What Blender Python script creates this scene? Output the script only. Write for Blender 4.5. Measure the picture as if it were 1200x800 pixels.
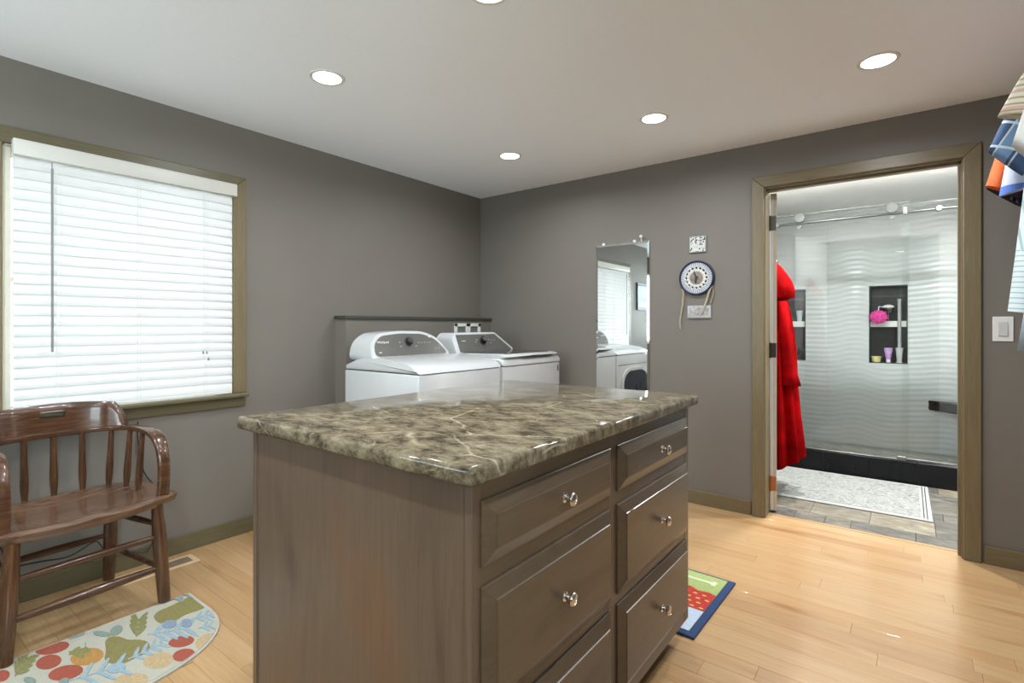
import bpy, bmesh, math, random
from mathutils import Vector, Matrix
for o in list(bpy.data.objects): bpy.data.objects.remove(o)
random.seed(7)
S = bpy.context.scene
COL = S.collection
PI = math.pi
R = math.radians

# ------------------------------------------------------------------ camera, world, lights, exposure
CX, CH, FPX, YAW, HOR = 2.9635, 1.16, 605.6, R(37.42), 382.0
cam = bpy.data.cameras.new('camera'); cam_o = bpy.data.objects.new('camera', cam); COL.objects.link(cam_o)
cam_o.location = (CX, 0, CH); cam_o.rotation_euler = (PI/2, 0, YAW)
cam.sensor_width = 36; cam.lens = FPX/1200*36; cam.shift_y = -(400-HOR)/1200
cam.clip_start = 0.02
S.camera = cam_o
W = bpy.data.worlds.new('overcast_sky'); S.world = W; W.use_nodes = True
bg = W.node_tree.nodes['Background']; bg.inputs[0].default_value = (0.95, 0.97, 1.0, 1); bg.inputs[1].default_value = 6.6
S.view_settings.view_transform = 'Standard'; S.view_settings.look = 'None'
S.view_settings.gamma = 1; S.view_settings.use_curve_mapping = False
S.view_settings.exposure = 0.14
S.cycles.max_bounces = 10; S.cycles.diffuse_bounces = 5; S.cycles.glossy_bounces = 5
S.cycles.transparent_max_bounces = 12

def area(name, loc, rot, size, power, color=(1, 1, 1), size_y=None, shape='DISK', spread=PI):
    l = bpy.data.lights.new(name, 'AREA'); l.shape = shape; l.size = size
    if size_y: l.size_y = size_y
    l.energy = power; l.color = color; l.spread = spread
    o = bpy.data.objects.new(name, l); COL.objects.link(o); o.location = loc; o.rotation_euler = rot
    return o
H = 2.273          # ceiling height
LY = 3.42          # back wall
# added daylight lamps for the assumed, unseen rear and side windows
area('added_daylight_rear', (0.72, -1.63, 1.45), (-PI/2, 0, PI), 1.0, 28, (0.74, 0.87, 1.0), 1.15, 'RECTANGLE')
area('added_daylight_side', (4.30, -0.62, 1.45), (PI/2, 0, PI/2), 1.3, 46, (0.76, 0.88, 1.0), 1.15, 'RECTANGLE')
LAMP = 9.0
BATH_LAMP = 33.0

# ------------------------------------------------------------------ materials
def nm(name):
    m = bpy.data.materials.new(name); m.use_nodes = True
    nt = m.node_tree; return m, nt, nt.nodes['Principled BSDF']
def N(nt, t, **kw):
    n = nt.nodes.new(t)
    for k, v in kw.items():
        if k in n.inputs: n.inputs[k].default_value = v
        else: setattr(n, k, v)
    return n
def ramp(nt, stops):
    n = nt.nodes.new('ShaderNodeValToRGB'); e = n.color_ramp.elements
    while len(e) > 1: e.remove(e[-1])
    e[0].position = stops[0][0]; e[0].color = (*stops[0][1], 1)
    for p, c in stops[1:]:
        x = e.new(p); x.color = (*c, 1)
    return n
def coords(nt, scale=(1, 1, 1), rnd=0.0, rot=(0, 0, 0)):
    tc = nt.nodes.new('ShaderNodeTexCoord'); mp = nt.nodes.new('ShaderNodeMapping')
    mp.inputs['Scale'].default_value = scale; mp.inputs['Rotation'].default_value = rot
    nt.links.new(tc.outputs['Object'], mp.inputs['Vector'])
    if rnd:
        oi = nt.nodes.new('ShaderNodeObjectInfo'); mu = N(nt, 'ShaderNodeMath', operation='MULTIPLY'); mu.inputs[1].default_value = rnd
        nt.links.new(oi.outputs['Random'], mu.inputs[0])
        ad = N(nt, 'ShaderNodeVectorMath', operation='ADD')
        nt.links.new(tc.outputs['Object'], ad.inputs[0]); nt.links.new(mu.outputs[0], ad.inputs[1])
        nt.links.new(ad.outputs[0], mp.inputs['Vector'])
    return mp
def bump(nt, b, hsock, strength=0.2, dist=0.002):
    n = nt.nodes.new('ShaderNodeBump'); n.inputs['Strength'].default_value = strength; n.inputs['Distance'].default_value = dist
    nt.links.new(hsock, n.inputs['Height']); nt.links.new(n.outputs[0], b.inputs['Normal'])
def plain(name, c, rough=0.5, metal=0.0, var=0.06, scale=20, bs=0.0, bd=0.001, spec=0.5, coat=0):
    m, nt, b = nm(name)
    mp = coords(nt); no = N(nt, 'ShaderNodeTexNoise', Scale=scale, Detail=4.0)
    nt.links.new(mp.outputs[0], no.inputs['Vector'])
    lo = tuple(max(0, v*(1-var)) for v in c); hi = tuple(min(1, v*(1+var)) for v in c)
    rp = ramp(nt, [(0.3, lo), (0.7, hi)])
    nt.links.new(no.outputs['Fac'], rp.inputs[0]); nt.links.new(rp.outputs[0], b.inputs['Base Color'])
    b.inputs['Roughness'].default_value = rough; b.inputs['Metallic'].default_value = metal
    b.inputs['Specular IOR Level'].default_value = spec; b.inputs['Coat Weight'].default_value = coat
    if bs: bump(nt, b, no.outputs['Fac'], bs, bd)
    return m
def wood(name, stops, scale=(4, 60, 60), rough=0.4, rnd=0.0, bs=0.15, dist=1.5, hue=None, coat=0, broad=None, spec=0.5):
    """grain runs along the axis with the small scale"""
    m, nt, b = nm(name)
    mp = coords(nt, scale, rnd)
    no = N(nt, 'ShaderNodeTexNoise', Scale=1.0, Detail=6.0, Roughness=0.62, Distortion=dist)
    nt.links.new(mp.outputs[0], no.inputs['Vector'])
    rp = ramp(nt, stops); nt.links.new(no.outputs['Fac'], rp.inputs[0])
    out = rp.outputs[0]
    if broad:
        mp2 = coords(nt, broad[0], rnd*3.1 if rnd else 0); n2 = N(nt, 'ShaderNodeTexNoise', Scale=1.0, Detail=2.0, Distortion=1.0)
        nt.links.new(mp2.outputs[0], n2.inputs['Vector'])
        r2 = ramp(nt, broad[1]); nt.links.new(n2.outputs['Fac'], r2.inputs[0])
        mx = N(nt, 'ShaderNodeMix', data_type='RGBA', blend_type='MULTIPLY'); mx.inputs[0].default_value = 1
        nt.links.new(out, mx.inputs[6]); nt.links.new(r2.outputs[0], mx.inputs[7]); out = mx.outputs[2]
    if hue:
        oi = nt.nodes.new('ShaderNodeObjectInfo'); r3 = ramp(nt, hue); nt.links.new(oi.outputs['Random'], r3.inputs[0])
        mx = N(nt, 'ShaderNodeMix', data_type='RGBA', blend_type='MULTIPLY'); mx.inputs[0].default_value = 1
        nt.links.new(out, mx.inputs[6]); nt.links.new(r3.outputs[0], mx.inputs[7]); out = mx.outputs[2]
    nt.links.new(out, b.inputs['Base Color'])
    b.inputs['Roughness'].default_value = rough; b.inputs['Coat Weight'].default_value = coat
    b.inputs['Specular IOR Level'].default_value = spec
    if bs: bump(nt, b, no.outputs['Fac'], bs, 0.0008)
    return m
def emit(name, c, s):
    m, nt, b = nm(name); b.inputs['Base Color'].default_value = (0.8, 0.8, 0.8, 1)
    b.inputs['Emission Color'].default_value = (*c, 1); b.inputs['Emission Strength'].default_value = s; return m
def thin_glass(name, tint=(0.93, 0.97, 0.95), refl=1.0):
    m = bpy.data.materials.new(name); m.use_nodes = True; nt = m.node_tree
    nt.nodes.remove(nt.nodes['Principled BSDF']); out = nt.nodes['Material Output']
    tr = N(nt, 'ShaderNodeBsdfTransparent'); tr.inputs[0].default_value = (*tint, 1)
    gl = N(nt, 'ShaderNodeBsdfGlossy'); gl.inputs['Roughness'].default_value = 0.01
    fr = N(nt, 'ShaderNodeFresnel'); fr.inputs[0].default_value = 1.45
    mx = N(nt, 'ShaderNodeMixShader')
    nt.links.new(fr.outputs[0], mx.inputs[0]); nt.links.new(tr.outputs[0], mx.inputs[1]); nt.links.new(gl.outputs[0], mx.inputs[2])
    nt.links.new(mx.outputs[0], out.inputs[0]); return m
def metal(name, c=(0.7, 0.69, 0.66), rough=0.2): return plain(name, c, rough, 1.0, 0.03, 40)

M = {}
M['wall'] = plain('warm_grey_wall_paint', (0.172, 0.154, 0.131), 0.55, var=0.025, scale=3, bs=0.0)
M['ceiling'] = plain('ceiling_paint', (0.90, 0.935, 0.975), 0.9, var=0.01, scale=60, bs=0.2, bd=0.002)
M['bath_paint'] = plain('bathroom_paint', (0.90, 0.90, 0.87), 0.8, var=0.02, scale=4)
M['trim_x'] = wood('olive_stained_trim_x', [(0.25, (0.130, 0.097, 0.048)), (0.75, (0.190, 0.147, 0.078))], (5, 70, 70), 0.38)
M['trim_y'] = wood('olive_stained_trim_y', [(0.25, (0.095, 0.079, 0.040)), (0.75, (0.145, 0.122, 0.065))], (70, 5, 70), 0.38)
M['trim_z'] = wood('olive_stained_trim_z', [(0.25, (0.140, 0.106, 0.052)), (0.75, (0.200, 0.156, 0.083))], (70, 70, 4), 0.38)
M['plank'] = wood('maple_plank', [(0.22, (0.41, 0.248, 0.113)), (0.5, (0.475, 0.303, 0.150)), (0.80, (0.53, 0.355, 0.187))], (2.2, 60, 60), 0.29, rnd=9.0, bs=0.05,
    hue=[(0.0, (0.86, 0.80, 0.74)), (0.25, (0.97, 0.94, 0.90)), (0.6, (1, 1, 1)), (0.85, (1.0, 0.98, 0.95)), (1.0, (0.93, 0.86, 0.78))],
    broad=((1.5, 10, 10), [(0.25, (0.74, 0.58, 0.46)), (0.35, (0.93, 0.88, 0.83)), (0.46, (1, 1, 1)), (1, (1, 1, 1))]), coat=0.25)
M['plank_gap'] = plain('plank_gap', (0.24, 0.15, 0.08), 0.7)
CAB = [(0.2, (0.088, 0.058, 0.039)), (0.5, (0.115, 0.079, 0.054)), (0.8, (0.140, 0.099, 0.070))]
CABB = [(0.27, (0.60, 0.60, 0.64)), (0.40, (0.93, 0.92, 0.92)), (0.58, (1, 1, 1)), (0.75, (1.12, 0.90, 0.74))]
M['cab_z'] = wood('grey_brown_stained_maple_vertical', CAB, (60, 60, 2.2), 0.33, broad=((4.5, 4.5, 1.5), CABB), bs=0.08)
M['cab_y'] = wood('grey_brown_stained_maple', [(0.2, (0.080, 0.055, 0.034)), (0.5, (0.102, 0.072, 0.045)), (0.8, (0.124, 0.090, 0.058))], (60, 2.4, 60), 0.28, broad=((5, 1.8, 5), CABB), bs=0.08)
M['cab_dark'] = plain('dark_cabinet_underside', (0.05, 0.037, 0.028), 0.5)
M['chair'] = wood('dark_walnut_stain', [(0.25, (0.030, 0.013, 0.007)), (0.5, (0.070, 0.030, 0.013)), (0.8, (0.145, 0.068, 0.030))], (30, 30, 4), 0.26, bs=0.05, coat=0.3)
M['chair_y'] = wood('dark_walnut_stain_rail', [(0.25, (0.032, 0.014, 0.008)), (0.5, (0.075, 0.032, 0.015)), (0.8, (0.15, 0.070, 0.034))], (34, 4, 50), 0.25, bs=0.05, coat=0.3)
M['chair_seat'] = wood('worn_walnut_seat', [(0.25, (0.050, 0.024, 0.014)), (0.5, (0.12, 0.062, 0.036)), (0.8, (0.24, 0.14, 0.088))], (24, 3.0, 24), 0.27, bs=0.05, coat=0.4)
M['nickel'] = metal('brushed_nickel', (0.72, 0.69, 0.66), 0.16)
M['chrome'] = metal('chrome', (0.6, 0.6, 0.6), 0.12)
M['rod_metal'] = plain('grey_steel', (0.16, 0.165, 0.16), 0.32, 0.75, var=0.05)
M['white'] = plain('white_enamel', (0.56, 0.57, 0.57), 0.22, var=0.01, coat=0.4)
M['white_plastic'] = plain('white_plastic', (0.74, 0.74, 0.71), 0.35, var=0.02)
M['seam'] = plain('dark_seam', (0.03, 0.03, 0.03), 0.6)
M['panel_grey'] = plain('grey_control_panel', (0.17, 0.165, 0.15), 0.26, 0.35, var=0.05, scale=30)
M['glass_dark'] = plain('smoked_lid_glass', (0.055, 0.05, 0.045), 0.08, 0.2, var=0.03, scale=10)
M['door_glass'] = plain('smoked_door_glass', (0.05, 0.06, 0.075), 0.1, 0.1, var=0.2, scale=8)
M['black'] = plain('black_plastic', (0.012, 0.012, 0.013), 0.4)
M['cream'] = plain('cream_vinyl', (0.70, 0.67, 0.56), 0.4, var=0.02)
M['door_white'] = plain('white_door_paint', (0.72, 0.73, 0.72), 0.4, var=0.02)
M['door_edge'] = plain('bare_door_edge', (0.56, 0.50, 0.40), 0.5, var=0.05)
M['hinge'] = metal('dark_bronze_hinge', (0.10, 0.095, 0.085), 0.4)
M['hinge_copper'] = metal('copper_hinge', (0.42, 0.20, 0.11), 0.4)
M['mirror'] = plain('silvered_mirror', (0.86, 0.88, 0.87), 0.0, 1.0, var=0.0)
M['glass'] = thin_glass('clear_glass')
M['shower_glass'] = thin_glass('shower_glass', (0.965, 0.98, 0.975))
M['red_robe'] = plain('red_towelling', (0.20, 0.0008, 0.0015), 0.95, var=0.4, scale=9, bs=0.6, bd=0.004, spec=0.03)
M['red_dark'] = plain('red_trim', (0.36, 0.003, 0.006), 0.85, var=0.2, scale=12)
M['black_tile'] = plain('black_curb_tile', (0.006, 0.006, 0.007), 0.25, var=0.3, scale=5, spec=0.2)
M['grout'] = plain('grout', (0.45, 0.46, 0.45), 0.9)
M['dark_grout'] = plain('dark_grout', (0.045, 0.043, 0.04), 0.9)
M['wave_tile'] = plain('white_wave_tile', (0.56, 0.59, 0.585), 0.18, var=0.02, scale=5)
M['niche_dark'] = plain('dark_slate_niche', (0.009, 0.012, 0.012), 0.3, var=0.5, scale=14)
M['niche_strip'] = plain('dark_mosaic_strip', (0.075, 0.085, 0.08), 0.2, var=0.6, scale=90)
M['pink'] = plain('pink_mesh', (0.62, 0.045, 0.28), 0.7, var=0.3, scale=50)
M['tube'] = plain('lilac_tube', (0.42, 0.24, 0.50), 0.35, var=0.3, scale=60)
M['yellow'] = plain('pale_yellow_tub', (0.72, 0.66, 0.26), 0.4)
M['grey_plastic'] = plain('grey_plastic', (0.36, 0.37, 0.38), 0.3)
M['lamp_glow'] = emit('lamp_glow', (1.0, 0.98, 0.93), 9.0)
M['bath_glow'] = emit('bath_lamp_glow', (1.0, 0.99, 0.96), 9.0)
M['cable'] = M['black']
M['register'] = wood('light_wood_register', [(0.3, (0.55, 0.37, 0.20)), (0.7, (0.72, 0.52, 0.32))], (60, 5, 60), 0.35)
M['register_dark'] = plain('grey_brown_register_slats', (0.30, 0.24, 0.16), 0.5)  # louvres in a darker grey-brown than the register frame
M['slot'] = plain('register_slot', (0.04, 0.03, 0.02), 0.7)

def slat_mat():
    m, nt, b = nm('white_blind_slat')
    b.inputs['Base Color'].default_value = (0.76, 0.76, 0.75, 1); b.inputs['Roughness'].default_value = 0.4
    no = N(nt, 'ShaderNodeTexNoise', Scale=30.0); bump(nt, b, no.outputs['Fac'], 0.05)
    tr = N(nt, 'ShaderNodeBsdfTranslucent'); tr.inputs[0].default_value = (0.92, 0.94, 0.95, 1)
    mx = N(nt, 'ShaderNodeMixShader'); mx.inputs[0].default_value = 0.26
    nt.links.new(b.outputs[0], mx.inputs[1]); nt.links.new(tr.outputs[0], mx.inputs[2])
    nt.links.new(mx.outputs[0], nt.nodes['Material Output'].inputs[0]); return m
M['slat'] = slat_mat()

def marble():
    m, nt, b = nm('brown_marble_laminate')
    mp = coords(nt, (1, 1, 1))
    warp = N(nt, 'ShaderNodeTexNoise', Scale=5.0, Detail=5.0); nt.links.new(mp.outputs[0], warp.inputs['Vector'])
    sc = N(nt, 'ShaderNodeVectorMath', operation='SCALE'); sc.inputs['Scale'].default_value = 0.07
    nt.links.new(warp.outputs['Color'], sc.inputs[0])
    ad = N(nt, 'ShaderNodeVectorMath', operation='ADD'); nt.links.new(mp.outputs[0], ad.inputs[0]); nt.links.new(sc.outputs[0], ad.inputs[1])
    m2 = N(nt, 'ShaderNodeMapping'); m2.inputs['Rotation'].default_value = (0, 0, R(35)); m2.inputs['Scale'].default_value = (1.0, 1.7, 1.4)
    nt.links.new(ad.outputs[0], m2.inputs['Vector'])
    n1 = N(nt, 'ShaderNodeTexNoise', Scale=15.0, Detail=14.0, Roughness=0.80, Distortion=0.2); nt.links.new(m2.outputs[0], n1.inputs['Vector'])
    r1 = ramp(nt, [(0.34, (0.020, 0.016, 0.011)), (0.43, (0.075, 0.059, 0.038)), (0.50, (0.150, 0.121, 0.078)), (0.58, (0.225, 0.188, 0.124)), (0.70, (0.34, 0.295, 0.205))])
    nt.links.new(n1.outputs['Fac'], r1.inputs[0]); col = r1.outputs[0]
    # sparse pale veins at two scales
    for scale, w, thr, seed in ((2.6, 0.006, 0.52, 0.0), (6.0, 0.008, 0.56, 4.0)):
        mo = N(nt, 'ShaderNodeMapping'); mo.inputs['Location'].default_value = (seed, seed*0.7, 0); nt.links.new(m2.outputs[0], mo.inputs['Vector'])
        vo = N(nt, 'ShaderNodeTexVoronoi', feature='DISTANCE_TO_EDGE', Scale=scale); nt.links.new(mo.outputs[0], vo.inputs['Vector'])
        r2 = ramp(nt, [(0.0, (1, 1, 1)), (w, (0.5, 0.5, 0.5)), (w*2.6, (0, 0, 0))]); nt.links.new(vo.outputs['Distance'], r2.inputs[0])
        n3 = N(nt, 'ShaderNodeTexNoise', Scale=scale*1.5, Detail=3.0); nt.links.new(mo.outputs[0], n3.inputs['Vector'])
        r3 = ramp(nt, [(thr, (0, 0, 0)), (thr+0.10, (0.75, 0.75, 0.75))]); nt.links.new(n3.outputs['Fac'], r3.inputs[0])
        ml = N(nt, 'ShaderNodeMath', operation='MULTIPLY'); nt.links.new(r2.outputs[0], ml.inputs[0]); nt.links.new(r3.outputs[0], ml.inputs[1])
        mx = N(nt, 'ShaderNodeMix', data_type='RGBA'); nt.links.new(ml.outputs[0], mx.inputs[0]); nt.links.new(col, mx.inputs[6])
        mx.inputs[7].default_value = (0.50, 0.43, 0.30, 1); col = mx.outputs[2]
    nt.links.new(col, b.inputs['Base Color']); b.inputs['Roughness'].default_value = 0.5; b.inputs['Specular IOR Level'].default_value = 0.0
    gl = N(nt, 'ShaderNodeBsdfGlossy', Roughness=0.06); fr = N(nt, 'ShaderNodeFresnel'); fr.inputs[0].default_value = 1.45
    mu = N(nt, 'ShaderNodeMath', operation='MULTIPLY'); mu.inputs[1].default_value = 0.72; nt.links.new(fr.outputs[0], mu.inputs[0])
    ms = N(nt, 'ShaderNodeMixShader'); nt.links.new(mu.outputs[0], ms.inputs[0]); nt.links.new(b.outputs[0], ms.inputs[1]); nt.links.new(gl.outputs[0], ms.inputs[2])
    nt.links.new(ms.outputs[0], nt.nodes['Material Output'].inputs[0])
    return m
M['marble'] = marble()
def slate():
    m, nt, b = nm('slate_vinyl')
    mp = coords(nt, (6, 16, 6), rnd=7.0)
    n1 = N(nt, 'ShaderNodeTexNoise', Scale=1.6, Detail=8.0, Roughness=0.65, Distortion=1.2); nt.links.new(mp.outputs[0], n1.inputs['Vector'])
    r1 = ramp(nt, [(0.3, (0.060, 0.054, 0.045)), (0.5, (0.135, 0.125, 0.105)), (0.7, (0.25, 0.23, 0.185))]); nt.links.new(n1.outputs['Fac'], r1.inputs[0])
    oi = nt.nodes.new('ShaderNodeObjectInfo'); r3 = ramp(nt, [(0, (0.75, 0.78, 0.85)), (0.6, (1, 1, 1)), (1, (1.7, 1.6, 1.4))]); nt.links.new(oi.outputs['Random'], r3.inputs[0])
    mx = N(nt, 'ShaderNodeMix', data_type='RGBA', blend_type='MULTIPLY'); mx.inputs[0].default_value = 1
    nt.links.new(r1.outputs[0], mx.inputs[6]); nt.links.new(r3.outputs[0], mx.inputs[7])
    nt.links.new(mx.outputs[2], b.inputs['Base Color']); b.inputs['Roughness'].default_value = 0.38
    bump(nt, b, n1.outputs['Fac'], 0.25, 0.002); return m
M['slate'] = slate()
def bathrug():
    m, nt, b = nm('pale_patterned_rug')
    mp = coords(nt, (1, 1, 1))
    n1 = N(nt, 'ShaderNodeTexNoise', Scale=22.0, Detail=5.0, Roughness=0.7, Distortion=2.5); nt.links.new(mp.outputs[0], n1.inputs['Vector'])
    r1 = ramp(nt, [(0.38, (0.15, 0.155, 0.15)), (0.5, (0.27, 0.28, 0.26)), (0.62, (0.34, 0.34, 0.32))]); nt.links.new(n1.outputs['Fac'], r1.inputs[0])
    nt.links.new(r1.outputs[0], b.inputs['Base Color']); b.inputs['Roughness'].default_value = 0.95
    bump(nt, b, n1.outputs['Fac'], 0.4, 0.003); return m
M['bathrug'] = bathrug()
M['rug_pale'] = plain('pale_rug_border', (0.34, 0.35, 0.335), 0.95, var=0.05)
def cloth(name, c, var=0.1): return plain(name, c, 0.85, var=var, scale=140, bs=0.3, bd=0.001)
def band_cloth(name, base, bands):
    """bands: list of (axis vector, frequency, width, colour)"""
    m, nt, b = nm(name)
    tc = nt.nodes.new('ShaderNodeTexCoord'); col = None
    rgb = nt.nodes.new('ShaderNodeRGB'); rgb.outputs[0].default_value = (*base, 1); col = rgb.outputs[0]
    for ax, fr, wd, c in bands:
        dt = N(nt, 'ShaderNodeVectorMath', operation='DOT_PRODUCT'); dt.inputs[1].default_value = ax
        nt.links.new(tc.outputs['Object'], dt.inputs[0])
        mu = N(nt, 'ShaderNodeMath', operation='MULTIPLY'); mu.inputs[1].default_value = fr; nt.links.new(dt.outputs['Value'], mu.inputs[0])
        fc = N(nt, 'ShaderNodeMath', operation='FRACT'); nt.links.new(mu.outputs[0], fc.inputs[0])
        lt = N(nt, 'ShaderNodeMath', operation='LESS_THAN'); lt.inputs[1].default_value = wd; nt.links.new(fc.outputs[0], lt.inputs[0])
        mx = N(nt, 'ShaderNodeMix', data_type='RGBA'); nt.links.new(lt.outputs[0], mx.inputs[0]); nt.links.new(col, mx.inputs[6]); mx.inputs[7].default_value = (*c, 1)
        col = mx.outputs[2]
    nt.links.new(col, b.inputs['Base Color']); b.inputs['Roughness'].default_value = 0.85; return m

# ------------------------------------------------------------------ mesh helpers
def box(bm, x0, x1, y0, y1, z0, z1, bev=0.0, seg=2):
    r = bmesh.ops.create_cube(bm, size=1.0)
    bmesh.ops.scale(bm, vec=(abs(x1-x0), abs(y1-y0), abs(z1-z0)), verts=r['verts'])
    bmesh.ops.translate(bm, vec=((x0+x1)/2, (y0+y1)/2, (z0+z1)/2), verts=r['verts'])
    if bev:
        es = list({e for v in r['verts'] for e in v.link_edges})
        bmesh.ops.bevel(bm, geom=es, offset=bev, segments=seg, affect='EDGES', profile=0.5)
    return bm
def frame_at(t, up=Vector((0, 0, 1))):
    t = t.normalized()
    if abs(t.dot(up)) > 0.98: up = Vector((1, 0, 0))
    a = t.cross(up).normalized(); return a, a.cross(t).normalized()
def tube(bm, pts, rad, seg=10, cap=True, flat=None):
    """round (or flat=(a,b) elliptical) tube through pts; rad number or list"""
    pts = [Vector(p) for p in pts]; n = len(pts); rings = []
    if not isinstance(rad, (list, tuple)): rad = [rad]*n
    pa = None
    for i, p in enumerate(pts):
        t = (pts[min(i+1, n-1)]-pts[max(i-1, 0)]).normalized()
        if pa is None: a, b = frame_at(t)
        else:
            a = (pa - t*pa.dot(t)).normalized(); b = t.cross(a)*-1
            b = a.cross(t).normalized()
        pa = a
        fa, fb = flat if flat else (1, 1)
        rings.append([bm.verts.new(p + (a*math.cos(2*PI*k/seg)*fa + b*math.sin(2*PI*k/seg)*fb)*rad[i]) for k in range(seg)])
    for i in range(n-1):
        for k in range(seg):
            bm.faces.new((rings[i][k], rings[i][(k+1) % seg], rings[i+1][(k+1) % seg], rings[i+1][k]))
    if cap:
        bm.faces.new(rings[0][::-1]); bm.faces.new(rings[-1])
    return bm
def lathe(bm, prof, origin=(0, 0, 0), axis='Z', seg=20):
    """prof: list of (radius, height)"""
    o = Vector(origin); rings = []
    for r, h in prof:
        ring = []
        for k in range(seg):
            c, s = math.cos(2*PI*k/seg)*r, math.sin(2*PI*k/seg)*r
            v = {'Z': Vector((c, s, h)), 'X': Vector((h, c, s)), 'Y': Vector((s, h, c))}[axis]
            ring.append(bm.verts.new(o+v))
        rings.append(ring)
    for i in range(len(rings)-1):
        for k in range(seg):
            bm.faces.new((rings[i][k], rings[i][(k+1) % seg], rings[i+1][(k+1) % seg], rings[i+1][k]))
    if prof[0][0] > 1e-6: bm.faces.new(rings[0][::-1])
    if prof[-1][0] > 1e-6: bm.faces.new(rings[-1])
    bmesh.ops.remove_doubles(bm, verts=bm.verts, dist=1e-6)
    return bm
def prism(bm, poly, a0, a1, plane='XZ', bev=0.0, seg=2, shear=None):
    """extrude a 2-D polygon along the remaining axis from a0 to a1"""
    def P(u, v, w):
        q = {'XZ': (u, w, v), 'YZ': (w, u, v), 'XY': (u, v, w)}[plane]
        return Vector(q)
    A = [bm.verts.new(P(u, v, a0)) for u, v in poly]; B = [bm.verts.new(P(u, v, a1)) for u, v in poly]
    n = len(poly); fs = [bm.faces.new(A[::-1]), bm.faces.new(B)]
    for i in range(n): fs.append(bm.faces.new((A[i], A[(i+1) % n], B[(i+1) % n], B[i])))
    if bev:
        es = [e for f in fs[:2] for e in f.edges]
        bmesh.ops.bevel(bm, geom=es, offset=bev, segments=seg, affect='EDGES', profile=0.5)
    return A, B
def NB(): return bmesh.new()
def link(o, parent=None):
    COL.objects.link(o)
    if parent is not None: o.parent = parent
    return o
def obj(name, bm, mat, parent=None, smooth=False, loc=None, local=False):
    """one mesh object. Vertices are given in world space (unless local) and stored about the object's own origin."""
    bmesh.ops.recalc_face_normals(bm, faces=bm.faces)
    off = Vector((0, 0, 0)) if local or parent is None else WL(parent)
    if parent is None and not local:
        mn = Vector((min(v.co.x for v in bm.verts), min(v.co.y for v in bm.verts), min(v.co.z for v in bm.verts)))
        mx = Vector((max(v.co.x for v in bm.verts), max(v.co.y for v in bm.verts), max(v.co.z for v in bm.verts)))
        off = Vector(((mn.x+mx.x)/2, (mn.y+mx.y)/2, mn.z)) if loc is None else Vector(loc)
    for v in bm.verts: v.co -= off
    me = bpy.data.meshes.new(name); bm.to_mesh(me); bm.free()
    mats = mat if isinstance(mat, (list, tuple)) else [mat]
    for m in mats: me.materials.append(m)
    if smooth:
        for p in me.polygons: p.use_smooth = True
        if smooth != 'all': me.set_sharp_from_angle(angle=R(smooth if not isinstance(smooth, bool) else 35))
    o = bpy.data.objects.new(name, me); link(o, parent)
    if parent is None and not local: o.location = off
    return o
def WL(o):
    v = Vector(o.location)
    while o.parent is not None: o = o.parent; v = v + Vector(o.location)
    return v
def inst(name, me, loc, parent=None, rot=(0, 0, 0), scale=(1, 1, 1)):
    o = bpy.data.objects.new(name, me); link(o, parent); o.location = loc; o.rotation_euler = rot; o.scale = scale; return o
def thing(name, label, cat, loc, rz=0.0, group=None):
    o = bpy.data.objects.new(name, None); o.empty_display_size = 0.05; link(o)
    o.location = loc; o.rotation_euler = (0, 0, rz); o['label'] = label; o['category'] = cat
    if group: o['group'] = group
    return o
def tag(o, label, cat, group=None):
    o['label'] = label; o['category'] = cat
    if group: o['group'] = group
    return o
def struct(o, label=None, cat=None):
    o['kind'] = 'structure'
    o['label'] = label; o['category'] = cat
    return o
def copy_tree(o, loc, rz=None):
    c = o.copy(); COL.objects.link(c); c.location = loc
    if rz is not None: c.rotation_euler = (0, 0, rz)
    for ch in o.children:
        d = ch.copy(); COL.objects.link(d); d.parent = c
        for g in ch.children:
            e = g.copy(); COL.objects.link(e); e.parent = d
    return c

# ------------------------------------------------------------------ the room
WT = 0.12
XR = 4.15; YS = -1.5
WY0, WY1, WZ0, WZ1 = 0.405, 1.335, 0.79, 1.925      # left window opening
def wall_boxes(parts, name, mat, label):
    bm = NB()
    for p in parts: box(bm, *p)
    return struct(obj(name, bm, mat), label, 'wall')
wl = wall_boxes([(-WT, 0, YS, WY0, 0, H), (-WT, 0, WY1, LY+WT, 0, H), (-WT, 0, WY0, WY1, 0, WZ0), (-WT, 0, WY0, WY1, WZ1, H)],
    'wall_left', M['wall'], 'warm grey wall with the blind covered window')
bm = NB(); box(bm, 0, 0.12, 1.975, LY, 0, 1.205); struct(obj('wall_ledge', bm, M['wall']), 'low grey boxed-out wall behind the washer and dryer', 'wall')
bm = NB(); box(bm, 0, 0.132, 1.966, LY, 1.205, 1.228, 0.003); struct(obj('trim_1', bm, plain('dark_ledge_cap', (0.045, 0.042, 0.035), 0.5)), 'dark cap board on the low wall behind the laundry machines', 'trim')
DX0, DX1, DZ = 2.262, 3.197, 2.01
wall_boxes([(-WT, DX0, LY, LY+WT, 0, H), (DX1, XR+WT, LY, LY+WT, 0, H), (DX0, DX1, LY, LY+WT, DZ, H)], 'wall_back', M['wall'], 'grey wall with the bathroom doorway and hanging mirror')
wall_boxes([(XR, XR+WT, YS, -1.3, 0, H), (XR, XR+WT, 0.06, LY, 0, H), (XR, XR+WT, -1.3, 0.06, 0, 0.86), (XR, XR+WT, -1.3, 0.06, 2.04, H)], 'wall_right', M['wall'], 'grey closet wall behind the hanging shirts')
wall_boxes([(-WT, 0.2, YS-WT, YS, 0, H), (1.24, XR+WT, YS-WT, YS, 0, H), (0.2, 1.24, YS-WT, YS, 0, 0.88), (0.2, 1.24, YS-WT, YS, 2.02, H)],
    'wall_rear', M['wall'], 'grey wall behind the viewer with its assumed window')
BX0, BX1, BY1, BCY = 1.72, 3.62, 5.93, 4.78
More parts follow.
